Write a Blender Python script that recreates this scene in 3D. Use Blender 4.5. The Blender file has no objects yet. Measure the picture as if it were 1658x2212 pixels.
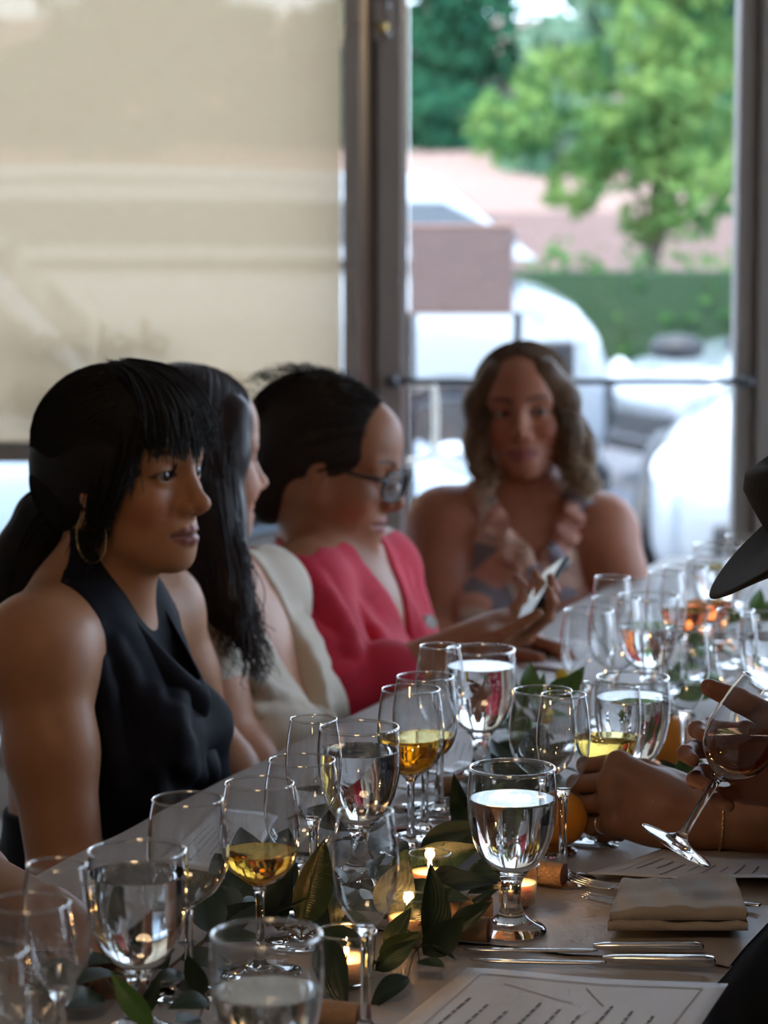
import bpy, math, random
import numpy as np
from mathutils import Vector, Matrix

random.seed(7); RNG = np.random.default_rng(7)
SC = bpy.context.scene
COL = SC.collection
R = math.radians

# ------------------------------------------------------------------ camera
W_PX, H_PX, F_PX = 1658, 2212, 6060.0          # photo size and focal length in pixels
CAM_Z = 1.45
PITCH = math.atan(716.0 / F_PX)                # horizon lies at image row 390
cam_d = bpy.data.cameras.new('camera'); CAM = bpy.data.objects.new('camera', cam_d); COL.objects.link(CAM)
cam_d.sensor_fit = 'HORIZONTAL'; cam_d.sensor_width = 24.0
cam_d.lens = F_PX / W_PX * 24.0
CAM.location = (0, 0, CAM_Z); CAM.rotation_euler = (math.pi/2 - PITCH, 0, 0)
cam_d.clip_start = 0.05; cam_d.clip_end = 300
cam_d.dof.use_dof = True; cam_d.dof.focus_distance = 2.68; cam_d.dof.aperture_fstop = 5.6
SC.camera = CAM

# ------------------------------------------------------------------ world, sun, exposure
SC.view_settings.view_transform = 'Standard'; SC.view_settings.look = 'None'
SC.view_settings.gamma = 1.0; SC.view_settings.use_curve_mapping = False
SC.view_settings.exposure = 1.35
wd = bpy.data.worlds.new('world'); SC.world = wd; wd.use_nodes = True
nt = wd.node_tree; nt.nodes.clear()
wo = nt.nodes.new('ShaderNodeOutputWorld'); wb = nt.nodes.new('ShaderNodeBackground')
sky = nt.nodes.new('ShaderNodeTexSky'); sky.sky_type = 'HOSEK_WILKIE'
sky.sun_direction = Vector((-0.35, -0.55, 0.75)).normalized(); sky.turbidity = 3.2; sky.ground_albedo = 0.35
mixw = nt.nodes.new('ShaderNodeMixRGB'); mixw.inputs[0].default_value = 0.55
mixw.inputs[2].default_value = (0.66, 0.80, 1.0, 1)
nt.links.new(sky.outputs[0], mixw.inputs[1]); nt.links.new(mixw.outputs[0], wb.inputs[0])
wb.inputs[1].default_value = 4.0
nt.links.new(wb.outputs[0], wo.inputs[0])
sun_d = bpy.data.lights.new('sun', 'SUN'); SUN = bpy.data.objects.new('sun', sun_d); COL.objects.link(SUN)
sun_d.energy = 2.2; sun_d.angle = 0.012; sun_d.color = (1.0, 0.94, 0.84)
SUN.rotation_euler = Vector((0.35, 0.55, -0.75)).to_track_quat('-Z', 'Y').to_euler()
cy = SC.cycles
cy.max_bounces = 11; cy.transmission_bounces = 9; cy.transparent_max_bounces = 24
cy.diffuse_bounces = 3; cy.glossy_bounces = 4
cy.use_adaptive_sampling = True; cy.adaptive_threshold = 0.09; cy.adaptive_min_samples = 12
cy.sample_clamp_indirect = 5.0; cy.blur_glossy = 0.3
cy.use_denoising = True

# ------------------------------------------------------------------ pixel -> point helpers
_fw = np.array([0, math.cos(PITCH), -math.sin(PITCH)]); _up = np.array([0, math.sin(PITCH), math.cos(PITCH)])
_rt = np.array([1.0, 0, 0]); _co = np.array([0, 0, CAM_Z])
def ray(px, py):
    return _fw + _rt*((px-829)/F_PX) + _up*((1106-py)/F_PX)
def P(px, py, y):                       # the point of that sight line at distance y from the camera plane
    d = ray(px, py); return _co + d*(y/d[1])
def PZ(px, py, z):                      # the point of that sight line at height z
    d = ray(px, py); return _co + d*((z-CAM_Z)/d[2])
TAB = 0.75                              # table height
TA = R(20.0)                            # the table runs 20 degrees to the right of the sight line
TU = np.array([math.sin(TA), math.cos(TA), 0]); TV = np.array([math.cos(TA), -math.sin(TA), 0])
V_L, V_R = -1.285, -0.545               # table edges across
def UV(u, v, z=0.0): return TU*u + TV*v + np.array([0, 0, z])

# ------------------------------------------------------------------ tagging
def tag(o, label=None, cat=None, group=None, kind=None):
    if label: o['label'] = label
    if cat: o['category'] = cat
    if group: o['group'] = group
    if kind: o['kind'] = kind
    return o
def empty(name, loc=(0, 0, 0), rz=0.0):
    o = bpy.data.objects.new(name, None); COL.objects.link(o); o.location = Vector(loc); o.rotation_euler = (0, 0, rz)
    o.empty_display_size = 0.05
    return o
def link(name, me, parent=None, mats=()):
    for m in mats: me.materials.append(m)
    o = bpy.data.objects.new(name, me); COL.objects.link(o)
    if parent is not None: o.parent = parent
    return o
def mesh(name, verts, faces, smooth=True):
    me = bpy.data.meshes.new(name)
    me.from_pydata([tuple(map(float, v)) for v in verts], [], [tuple(map(int, f)) for f in faces])
    if smooth: me.polygons.foreach_set('use_smooth', np.ones(len(me.polygons), bool))
    me.update(); return me
def fast_mesh(name, V, Q, smooth=True):
    """V (n,3) array, Q (m,4) or (m,3) int array"""
    me = bpy.data.meshes.new(name); k = Q.shape[1]
    me.vertices.add(len(V)); me.vertices.foreach_set('co', np.ascontiguousarray(V, np.float32).ravel())
    me.loops.add(Q.size); me.loops.foreach_set('vertex_index', np.ascontiguousarray(Q, np.int32).ravel())
    me.polygons.add(len(Q)); me.polygons.foreach_set('loop_start', np.arange(0, Q.size, k, dtype=np.int32))
    me.polygons.foreach_set('loop_total', np.full(len(Q), k, np.int32))
    if smooth: me.polygons.foreach_set('use_smooth', np.ones(len(Q), bool))
    me.update(calc_edges=True); me.validate(); return me

# ------------------------------------------------------------------ materials
def new_mat(name):
    m = bpy.data.materials.new(name); m.use_nodes = True
    n = m.node_tree.nodes; n.clear()
    out = n.new('ShaderNodeOutputMaterial')
    return m, n, m.node_tree.links, out
def M(name, col, rough=0.5, metal=0.0, var=0.12, vscale=30.0, bump=0.0, bscale=200.0, stretch=None, spec=0.5, sheen=0.0, trans=0.0, emit=None, sss=0.0, coat=0.0):
    """Principled surface with a noise-driven colour variation and a noise bump"""
    m, n, l, out = new_mat(name)
    b = n.new('ShaderNodeBsdfPrincipled'); l.new(b.outputs[0], out.inputs[0])
    b.inputs['Roughness'].default_value = rough; b.inputs['Metallic'].default_value = metal
    b.inputs['Specular IOR Level'].default_value = spec
    if sheen: b.inputs['Sheen Weight'].default_value = sheen
    if trans: b.inputs['Transmission Weight'].default_value = trans
    if coat: b.inputs['Coat Weight'].default_value = coat
    if sss:
        b.inputs['Subsurface Weight'].default_value = sss; b.inputs['Subsurface Scale'].default_value = 0.01
    if emit: 
        b.inputs['Emission Color'].default_value = (*emit[0], 1); b.inputs['Emission Strength'].default_value = emit[1]
    tc = n.new('ShaderNodeTexCoord'); src = tc.outputs['Object']
    if stretch:
        mp = n.new('ShaderNodeMapping'); mp.inputs['Scale'].default_value = stretch; l.new(src, mp.inputs[0]); src = mp.outputs[0]
    nz = n.new('ShaderNodeTexNoise'); nz.inputs['Scale'].default_value = vscale; nz.inputs['Detail'].default_value = 4; l.new(src, nz.inputs['Vector'])
    mx = n.new('ShaderNodeMixRGB'); mx.inputs[1].default_value = (*[c*(1-var) for c in col], 1); mx.inputs[2].default_value = (*[min(1, c*(1+var)) for c in col], 1)
    l.new(nz.outputs['Fac'], mx.inputs[0]); l.new(mx.outputs[0], b.inputs['Base Color'])
    if bump:
        nb = n.new('ShaderNodeTexNoise'); nb.inputs['Scale'].default_value = bscale; nb.inputs['Detail'].default_value = 3; l.new(src, nb.inputs['Vector'])
        bp = n.new('ShaderNodeBump'); bp.inputs['Strength'].default_value = bump; bp.inputs['Distance'].default_value = 0.002
        l.new(nb.outputs['Fac'], bp.inputs['Height']); l.new(bp.outputs[0], b.inputs['Normal'])
    return m
def skin_mat(name, rough=0.48, sss=0.0):
    """Skin whose tone comes from the painted colour attribute, with pores and blotches"""
    m, n, l, out = new_mat(name)
    b = n.new('ShaderNodeBsdfPrincipled'); l.new(b.outputs[0], out.inputs[0])
    b.inputs['Roughness'].default_value = rough; b.inputs['Specular IOR Level'].default_value = 0.45
    if sss:
        b.inputs['Subsurface Weight'].default_value = sss; b.inputs['Subsurface Scale'].default_value = 0.008
        b.inputs['Subsurface Radius'].default_value = (1.0, 0.35, 0.2)
    at = n.new('ShaderNodeAttribute'); at.attribute_name = 'Col'
    tc = n.new('ShaderNodeTexCoord'); nz = n.new('ShaderNodeTexNoise'); nz.inputs['Scale'].default_value = 45; nz.inputs['Detail'].default_value = 5
    l.new(tc.outputs['Object'], nz.inputs['Vector'])
    mp = n.new('ShaderNodeMapRange'); mp.inputs[3].default_value = 0.86; mp.inputs[4].default_value = 1.14; l.new(nz.outputs['Fac'], mp.inputs[0])
    mu = n.new('ShaderNodeVectorMath'); mu.operation = 'SCALE'; l.new(at.outputs['Color'], mu.inputs[0]); l.new(mp.outputs[0], mu.inputs['Scale'])
    l.new(mu.outputs[0], b.inputs['Base Color'])
    nb = n.new('ShaderNodeTexNoise'); nb.inputs['Scale'].default_value = 700; l.new(tc.outputs['Object'], nb.inputs['Vector'])
    bp = n.new('ShaderNodeBump'); bp.inputs['Strength'].default_value = 0.12; bp.inputs['Distance'].default_value = 0.001
    l.new(nb.outputs['Fac'], bp.inputs['Height']); l.new(bp.outputs[0], b.inputs['Normal'])
    return m
def thin_glass(name, tint=(0.97, 0.985, 0.98), gain=1.7, base=0.0, edge=1.0):
    """A thin clear wall: light passes straight, the surface mirrors by Fresnel"""
    m, n, l, out = new_mat(name)
    t = n.new('ShaderNodeBsdfTransparent'); t.inputs[0].default_value = (*tint, 1)
    g = n.new('ShaderNodeBsdfGlossy'); g.inputs['Roughness'].default_value = 0.0; g.inputs[0].default_value = (1, 1, 1, 1)
    lw = n.new('ShaderNodeLayerWeight'); lw.inputs[0].default_value = 0.5
    p5 = n.new('ShaderNodeMath'); p5.operation = 'POWER'; l.new(lw.outputs['Facing'], p5.inputs[0]); p5.inputs[1].default_value = 5.0
    ab = n.new('ShaderNodeMixRGB'); ab.inputs[1].default_value = (*tint, 1); ab.inputs[2].default_value = (*[c*edge for c in tint], 1); p3 = n.new('ShaderNodeMath'); p3.operation = 'POWER'; l.new(lw.outputs['Facing'], p3.inputs[0]); p3.inputs[1].default_value = 3.2; l.new(p3.outputs[0], ab.inputs[0]); l.new(ab.outputs[0], t.inputs[0])   # longer path through the wall at its edges
    f = n.new('ShaderNodeMath'); f.operation = 'MULTIPLY_ADD'; l.new(p5.outputs[0], f.inputs[0]); f.inputs[1].default_value = 0.92; f.inputs[2].default_value = 0.045
    tc = n.new('ShaderNodeTexCoord'); nz = n.new('ShaderNodeTexNoise'); nz.inputs['Scale'].default_value = 60; l.new(tc.outputs['Object'], nz.inputs['Vector'])
    sm = n.new('ShaderNodeMapRange'); sm.inputs[3].default_value = gain*0.92; sm.inputs[4].default_value = gain*1.08; l.new(nz.outputs['Fac'], sm.inputs[0])
    mu = n.new('ShaderNodeMath'); mu.operation = 'MULTIPLY_ADD'; mu.use_clamp = True; l.new(f.outputs[0], mu.inputs[0]); l.new(sm.outputs[0], mu.inputs[1]); mu.inputs[2].default_value = base
    mx = n.new('ShaderNodeMixShader'); l.new(mu.outputs[0], mx.inputs[0]); l.new(t.outputs[0], mx.inputs[1]); l.new(g.outputs[0], mx.inputs[2]); l.new(mx.outputs[0], out.inputs[0])
    return m
def solid_glass(name, col=(1, 1, 1), ior=1.5, rough=0.0):
    m, n, l, out = new_mat(name)
    g = n.new('ShaderNodeBsdfGlass'); g.inputs['IOR'].default_value = ior; g.inputs['Roughness'].default_value = rough
    tc = n.new('ShaderNodeTexCoord'); nz = n.new('ShaderNodeTexNoise'); nz.inputs['Scale'].default_value = 25; l.new(tc.outputs['Object'], nz.inputs['Vector'])
    mx = n.new('ShaderNodeMixRGB'); mx.inputs[1].default_value = (*[c*0.97 for c in col], 1); mx.inputs[2].default_value = (*col, 1)
    l.new(nz.outputs['Fac'], mx.inputs[0]); l.new(mx.outputs[0], g.inputs[0]); l.new(g.outputs[0], out.inputs[0])
    return m

# ------------------------------------------------------------------ basic shapes
def box_vf(lo, hi):
    x0, y0, z0 = lo; x1, y1, z1 = hi
    v = [(x0,y0,z0),(x1,y0,z0),(x1,y1,z0),(x0,y1,z0),(x0,y0,z1),(x1,y0,z1),(x1,y1,z1),(x0,y1,z1)]
    f = [(3,2,1,0),(4,5,6,7),(0,1,5,4),(1,2,6,5),(2,3,7,6),(3,0,4,7)]
    return v, f
def box(name, lo, hi, mat, parent=None, bevel=0.0):
    v, f = box_vf(lo, hi); me = mesh(name, v, f, smooth=False); o = link(name, me, parent, [mat])
    if bevel:
        b = o.modifiers.new('bevel', 'BEVEL'); b.width = bevel; b.segments = 2; b.limit_method = 'ANGLE'
    return o
def multi_box(name, boxes, mat, parent=None):
    V, F = [], []
    for lo, hi in boxes:
        v, f = box_vf(lo, hi); n = len(V); V += v; F += [tuple(i+n for i in q) for q in f]
    return link(name, mesh(name, V, F, smooth=False), parent, [mat])
def lathe(prof, seg=48, cap0=True, cap1=True):
    """surface of revolution about z from a list of (r, z)"""
    V, F = [], []; n = len(prof); ring = []
    for r, z in prof:
        if r < 1e-6: ring.append([len(V)]); V.append((0, 0, z))
        else:
            ring.append(list(range(len(V), len(V)+seg)))
            V += [(r*math.cos(2*math.pi*i/seg), r*math.sin(2*math.pi*i/seg), z) for i in range(seg)]
    for a, b in zip(ring[:-1], ring[1:]):
        for i in range(seg):
            j = (i+1) % seg
            if len(a) == 1 and len(b) == 1: continue
            if len(a) == 1: F.append((a[0], b[j], b[i]))
            elif len(b) == 1: F.append((a[i], a[j], b[0]))
            else: F.append((a[i], a[j], b[j], b[i]))
    return V, F
def tube(pts, rad, seg=8, caps=True):
    """tube along a polyline; rad is a number or a list"""
    pts = [np.array(p, float) for p in pts]; n = len(pts)
    rad = [rad]*n if np.isscalar(rad) else list(rad)
    V, F = [], []
    t0 = pts[1]-pts[0]; ref = np.array([0, 0, 1.0]) if abs(t0[2]) < 0.9*np.linalg.norm(t0) else np.array([1.0, 0, 0])
    nrm = np.cross(t0, ref); nrm /= np.linalg.norm(nrm)+1e-12
    for i, p in enumerate(pts):
        t = pts[min(i+1, n-1)] - pts[max(i-1, 0)]; t /= np.linalg.norm(t)+1e-12
        nrm = nrm - t*np.dot(nrm, t); nrm /= np.linalg.norm(nrm)+1e-12
        bn = np.cross(t, nrm)
        for k in range(seg):
            a = 2*math.pi*k/seg
            V.append(p + rad[i]*(nrm*math.cos(a)+bn*math.sin(a)))
    for i in range(n-1):
        for k in range(seg):
            j = (k+1) % seg; F.append((i*seg+k, i*seg+j, (i+1)*seg+j, (i+1)*seg+k))
    if caps:
        F.append(tuple(range(seg-1, -1, -1))); F.append(tuple((n-1)*seg+k for k in range(seg)))
    return V, F
def join_vf(parts):
    V, F = [], []
    for v, f in parts:
        n = len(V); V += list(v); F += [tuple(i+n for i in q) for q in f]
    return V, F
def spline(pts, n):
    """Catmull-Rom through the points, n samples"""
    p = np.array(pts, float); q = np.vstack([2*p[0]-p[1], p, 2*p[-1]-p[-2]])
    t = np.linspace(0, len(p)-1-1e-9, n); i = t.astype(int); f = (t-i)[:, None]
    a, b, c, d = q[i], q[i+1], q[i+2], q[i+3]
    return 0.5*((2*b)+(-a+c)*f+(2*a-5*b+4*c-d)*f**2+(-a+3*b-3*c+d)*f**3)
# ------------------------------------------------------------------ smooth implicit solids, turned into one continuous mesh
def smin(a, b, k):
    if k <= 0: return np.minimum(a, b)
    h = np.maximum(k-np.abs(a-b), 0)/k; return np.minimum(a, b)-h*h*(k*0.25)
def smax(a, b, k): return -smin(-a, -b, k)
class Solid:
    def __init__(self): self.pr = []; self.T = np.eye(4)
    def _pt(self, p): return self.T[:3, :3] @ np.array(p, float) + self.T[:3, 3]
    def cone(self, a, b, ra, rb, k=0.02, op='u'):
        a, b = self._pt(a), self._pt(b); s = np.cbrt(np.linalg.det(self.T[:3, :3])); s = abs(s)
        self.pr.append(('c', a, b, ra*s, rb*s, k, op))
    def ball(self, c, r, k=0.02, op='u'): self.ell(c, (r, r, r), k=k, op=op)
    def ell(self, c, r, k=0.02, op='u', rot=None):
        Rm = self.T[:3, :3]; s = abs(np.cbrt(np.linalg.det(Rm))); Rm = Rm/s
        if rot is not None: Rm = Rm @ np.array(rot)
        self.pr.append(('e', self._pt(c), np.array(r, float)*s, Rm, k, op))
    def chain(self, pts, rs, k=0.02, op='u'):
        for i in range(len(pts)-1): self.cone(pts[i], pts[i+1], rs[i], rs[i+1], k, op)
    def field(self, lo, hi, h, far=0.06):
        lo = np.array(lo, float); n = np.ceil((np.array(hi)-lo)/h).astype(int)+1
        ax = [(lo[i]+h*np.arange(n[i])).astype(np.float32) for i in range(3)]
        D = np.full(n, far, np.float32)
        for p in self.pr:
            k, op = p[-2], p[-1]; m = k+0.03 if op == 'u' else k+0.012
            if p[0] == 'c':
                bl = np.minimum(p[1]-p[3], p[2]-p[4])-m; bh = np.maximum(p[1]+p[3], p[2]+p[4])+m
            else:
                e = np.sqrt(((p[3]*p[2])**2).sum(1)); bl = p[1]-e-m; bh = p[1]+e+m
            i0 = np.clip(np.floor((bl-lo)/h).astype(int), 0, n); i1 = np.clip(np.ceil((bh-lo)/h).astype(int)+1, 0, n)
            if (i1 <= i0).any(): continue
            sl = tuple(slice(i0[i], i1[i]) for i in range(3))
            x = ax[0][sl[0]][:, None, None]; y = ax[1][sl[1]][None, :, None]; z = ax[2][sl[2]][None, None, :]
            if p[0] == 'c':
                a, b = p[1], p[2]; d = b-a; dd = float(d@d)+1e-12
                t = np.clip(((x-a[0])*d[0]+(y-a[1])*d[1]+(z-a[2])*d[2])/dd, 0, 1)
                v = np.sqrt((x-a[0]-t*d[0])**2+(y-a[1]-t*d[1])**2+(z-a[2]-t*d[2])**2)-(p[3]+(p[4]-p[3])*t)
            else:
                c, r, Rm = p[1], p[2], p[3]; X, Y, Z = x-c[0], y-c[1], z-c[2]
                q = [(X*Rm[0, i]+Y*Rm[1, i]+Z*Rm[2, i]) for i in range(3)]
                k0 = np.sqrt((q[0]/r[0])**2+(q[1]/r[1])**2+(q[2]/r[2])**2)
                k1 = np.sqrt((q[0]/r[0]**2)**2+(q[1]/r[1]**2)**2+(q[2]/r[2]**2)**2)+1e-9
                v = k0*(k0-1)/k1
            v = v.astype(np.float32)
            D[sl] = smin(D[sl], v, k) if op == 'u' else smax(D[sl], -v, k)
        return D, lo, ax
def nets(D, lo, h):
    """surface nets: one vertex per crossed cell, one quad per crossed edge"""
    S = D < 0
    c = np.zeros(tuple(s-1 for s in D.shape), np.int8)
    offs = [(i, j, k) for i in (0, 1) for j in (0, 1) for k in (0, 1)]
    nx, ny, nz = c.shape
    for i, j, k in offs: c += S[i:i+nx, j:j+ny, k:k+nz]
    mask = (c > 0) & (c < 8); cells = np.argwhere(mask)
    if len(cells) == 0: return np.zeros((0, 3)), np.zeros((0, 4), int)
    idx = np.full(c.shape, -1, np.int32); idx[mask] = np.arange(len(cells))
    vals = np.stack([D[cells[:, 0]+i, cells[:, 1]+j, cells[:, 2]+k] for i, j, k in offs], 1)
    acc = np.zeros((len(cells), 3)); cnt = np.zeros(len(cells)); O = np.array(offs, float)
    for a in range(8):
        for b in range(a+1, 8):
            if np.abs(O[a]-O[b]).sum() != 1: continue
            va, vb = vals[:, a], vals[:, b]; m = (va < 0) != (vb < 0)
            t = np.where(m, va/np.where(m, va-vb, 1), 0)
            acc[m] += O[a]+t[m, None]*(O[b]-O[a]); cnt[m] += 1
    V = lo + h*(cells+acc/cnt[:, None])
    Q = []
    for ax in range(3):
        u, w = (ax+1) % 3, (ax+2) % 3
        s0 = [slice(None)]*3; s1 = [slice(None)]*3; s0[ax] = slice(0, -1); s1[ax] = slice(1, None)
        A = S[tuple(s0)]; B = S[tuple(s1)]; e = np.argwhere(A != B)
        ok = (e[:, u] > 0) & (e[:, w] > 0) & (e[:, u] < D.shape[u]-1) & (e[:, w] < D.shape[w]-1); e = e[ok]
        if len(e) == 0: continue
        fl = A[tuple(e.T)]
        def cid(du, dw):
            q = e.copy(); q[:, u] += du; q[:, w] += dw; return idx[tuple(q.T)]
        q = np.stack([cid(-1, -1), cid(0, -1), cid(0, 0), cid(-1, 0)], 1)
        q[~fl] = q[~fl][:, ::-1]; Q.append(q)
    Q = np.vstack(Q); Q = Q[(Q >= 0).all(1)]
    return V, Q
def solid_mesh(S, boxes, post=None):
    """boxes: (lo, hi, voxel), finest first; a coarser box leaves out what a finer one covers"""
    VV, QQ, n = [], [], 0
    for bi, (lo, hi, h) in enumerate(boxes):
        D, l, ax = S.field(lo, hi, h)
        if post is not None: D = post(D, ax)
        V, Q = nets(D, l, h)
        if len(Q) == 0: continue
        for lo2, hi2, h2 in boxes[:bi]:
            a = np.array(lo2)+h2*1.5+h*0.2; b = np.array(hi2)-h2*1.5-h*0.2
            inn = ((V > a) & (V < b)).all(1); Q = Q[~inn[Q].all(1)]
        VV.append(V); QQ.append(Q+n); n += len(V)
    V, Q = np.vstack(VV), np.vstack(QQ)
    used = np.zeros(len(V), bool); used[Q.ravel()] = True
    rm = np.cumsum(used)-1
    return V[used], rm[Q]
def hit(D, lo, h, px, py, y0, y1):
    """where the sight line meets the solid (used to lay folds and seams on a surface)"""
    for y in np.arange(y0, y1, h*0.5):
        p = P(px, py, y); i = np.round((p-lo)/h).astype(int)
        if (i < 0).any() or (i >= D.shape).any(): continue
        if D[tuple(i)] < 0: return p
    return None
def poly_sd(x, y, poly):
    """signed distance to a closed 2-D outline (negative inside)"""
    P_ = np.array(poly, float); d = np.full(np.broadcast(x, y).shape, 1e9, np.float32); s = np.ones(d.shape, np.float32)
    n = len(P_)
    for i in range(n):
        j = (i-1) % n; ex, ey = P_[j]-P_[i]; wx, wy = x-P_[i, 0], y-P_[i, 1]
        t = np.clip((wx*ex+wy*ey)/(ex*ex+ey*ey+1e-12), 0, 1)
        d = np.minimum(d, (wx-ex*t)**2+(wy-ey*t)**2)
        c1 = y >= P_[i, 1]; c2 = y < P_[j, 1]; c3 = ex*wy > ey*wx
        flip = (c1 & c2 & c3) | (~c1 & ~c2 & ~c3); s = np.where(flip, -s, s)
    return s*np.sqrt(d)
def frame(origin, fwd, up):
    """4x4: x forward, y left, z up"""
    f = np.array(fwd, float); f /= np.linalg.norm(f); u = np.array(up, float); u -= f*(u@f); u /= np.linalg.norm(u)
    T = np.eye(4); T[:3, 0] = f; T[:3, 1] = np.cross(u, f); T[:3, 2] = u; T[:3, 3] = origin; return T
def yaw_frame(origin, yaw, pitch=0.0, roll=0.0, scale=1.0):
    """yaw in degrees from +X; pitch > 0 looks down; roll tips the head to its right"""
    Rz = np.array(Matrix.Rotation(R(yaw), 3, 'Z')); Ry = np.array(Matrix.Rotation(R(pitch), 3, 'Y')); Rx = np.array(Matrix.Rotation(R(roll), 3, 'X'))
    T = np.eye(4); T[:3, :3] = (Rz@Ry@Rx)*scale; T[:3, 3] = origin; return T
def to_local(T, V):
    return (V-T[:3, 3]) @ np.linalg.inv(T[:3, :3]).T
def to_world(T, V): return np.asarray(V) @ T[:3, :3].T + T[:3, 3]
# ------------------------------------------------------------------ people: shared anatomy
def add_head(S, T, o=None):
    """head in its own frame: x to the nose, y to the left ear, z up, origin between the ears at eye level"""
    o = o or {}; g = lambda k, d: o.get(k, d)
    fat = g('fat', 0.0); S.T = T
    S.ell((-.012, 0, .033), (.092, .073, .081), k=.02)
    S.ell((-.045, 0, .005), (.052, .060, .060), k=.03)
    S.ell((.040, 0, .045), (.045, .057, .050), k=.03)
    S.ell((.029, 0, -.035), (.050, .055+fat*.5, .066), k=.03)
    for s in (-1, 1):
        S.cone((-.004, s*(.050+fat*.6), -.045), (.058, s*.014, -.097), .018+fat*.5, .0135, k=.025)
        S.ell((.052, s*(.040+fat*.3), -.031-fat*.4), (.022+fat*.4, .020+fat*.5, .019+fat*.6), k=.025)
    S.ell((.071, 0, -.099), (.0145, .0175, .0135), k=.02)
    S.ell((.028, 0, -.080-fat*.5), (.046+fat*.3, .044+fat*.4, .028+fat*.8), k=.03)
    for s in (-1, 1): S.cone((.0745, s*.006, .019), (.063, s*.044, .019), .0120, .0100, k=.018)
    S.ell((.068, 0, -.068), (.0205, .026, .023), k=.02)
    ns = g('nose', 1.0)
    for s in (-1, 1):                                        # eye sockets
        S.ell((.092, s*.033, .0), (.015, .019, .0135), k=.016, op='s')
    S.cone((.0805, 0, .012), (.0815+.0215*ns, 0, -.031), .0068, .0078*ns, k=.012)
    S.cone((.070, 0, .008), (.080+.004*ns, 0, -.038), .0085, .0125, k=.014)
    S.ell((.083+.0225*ns, 0, -.0345), (.0095, .0095*ns, .0085), k=.009)
    S.cone((.086, 0, -.0435), (.099, 0, -.0415), .005, .005, k=.007)
    for s in (-1, 1):
        S.ell((.0915, s*.0125*ns, -.0395), (.0100, .0062, .0075), k=.006)
        S.ell((.098, s*.0062*ns, -.0475), (.0055, .0032, .0042), k=.003, op='s')
    lf = g('lips', 1.0)
    for s in (-1, 1):                                        # lids, then the opening
        S.ball((.0660, s*.0320, .0), .0146, k=.007)
        S.ell((.0805, s*.0325, -.0002), (.0105, .0140, g('open', .0047)), k=.0025, op='s')
        S.chain([(.0885, 0, -.0655), (.0858, s*.0105, -.0650), (.0745, s*.0258, -.0705)], [.0046*lf, .0045*lf, .0018], k=.004)
        S.chain([(.0875, 0, -.0765), (.0850, s*.0100, -.0762), (.0745, s*.0250, -.0720)], [.0062*lf, .0058*lf, .0018], k=.004)
        S.chain([(.0955, 0, -.0708), (.0915, s*.0110, -.0706), (.0795, s*.0275, -.0714)], [.0019, .0019, .0016], k=.003, op='s')
        S.ell((-.009, s*.0740, -.010), (.0165, .0080, .029), k=.006, rot=Matrix.Rotation(R(-12), 3, 'Y') @ Matrix.Rotation(R(s*14), 3, 'Z'))
        S.ell((-.001, s*.0835, -.008), (.0085, .0065, .0145), k=.004, op='s')
        S.ell((-.002, s*.0725, -.035), (.0075, .0050, .0085), k=.005)
    S.T = np.eye(4)
def paint_head(C, V, T, tone, o=None):
    """lips, brows, lash lines, blush: colours the skin itself has, plus painted shade between the lips"""
    o = o or {}; L = to_local(T, V); x, y, z = L.T; ay = np.abs(y)
    head = (x > .03) & (z > -.14) & (z < .09) & (ay < .08)
    tone = np.array(tone)
    def put(w, col):
        w = np.clip(np.where(head, w, 0), 0, 1)[:, None]; C[:] = C*(1-w)+np.array(col)*w
    bl = np.exp(-(((x-.058)/.03)**2+((ay-.045)/.02)**2+((z+.036)/.022)**2)); put(bl*o.get('blush', .45), tone*np.array([1.12, .72, .66]))
    put(np.exp(-(((x-.112)/.018)**2+(y/.016)**2+((z+.04)/.014)**2))*.35, tone*np.array([1.08, .80, .75]))
    hh = .0128*np.sqrt(np.clip(1-(y/.0283)**2, 0, 1)); lz = -.0709
    lip = np.where(z > lz, (hh*.80-(z-lz)), (hh*1.02-(lz-z)))/.0022+.5
    lip = np.where((ay < .0283) & (x > .062), lip, 0)
    put(np.clip(lip, 0, 1)*.9, o.get('lip', tone*np.array([.75, .42, .42])))
    put(np.where((np.abs(z-lz) < .0016) & (ay < .0275) & (x > .06), .7, 0), tone*.25)  # shade in the parting of the lips, painted into the skin colour
    t = np.clip((ay-.013)/.040, 0, 1); bz = .0205+.0085*np.sin(t*2.3)-.002*t; th = .0040*(1-.65*t)+.0006
    put(np.clip((th-np.abs(z-bz))/.0016+.5, 0, 1)*((ay > .012) & (ay < .053) & (x > .035))*.85, o.get('brow', (.02, .014, .01)))
    q = np.sqrt(((ay-.0325)/.0140)**2+((z+.0002)/o.get('open', .0047))**2)
    put(np.clip(1.45-np.abs(q-1.05)*5.0, 0, 1)*(x > .055)*np.where(z > -.001, .95, .55), (.02, .013, .011))
    put(np.exp(-(((ay-.033)/.017)**2+((z-.0085)/.0055)**2))*(x > .05)*.25, tone*np.array([.6, .5, .48]))
    return C
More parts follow.
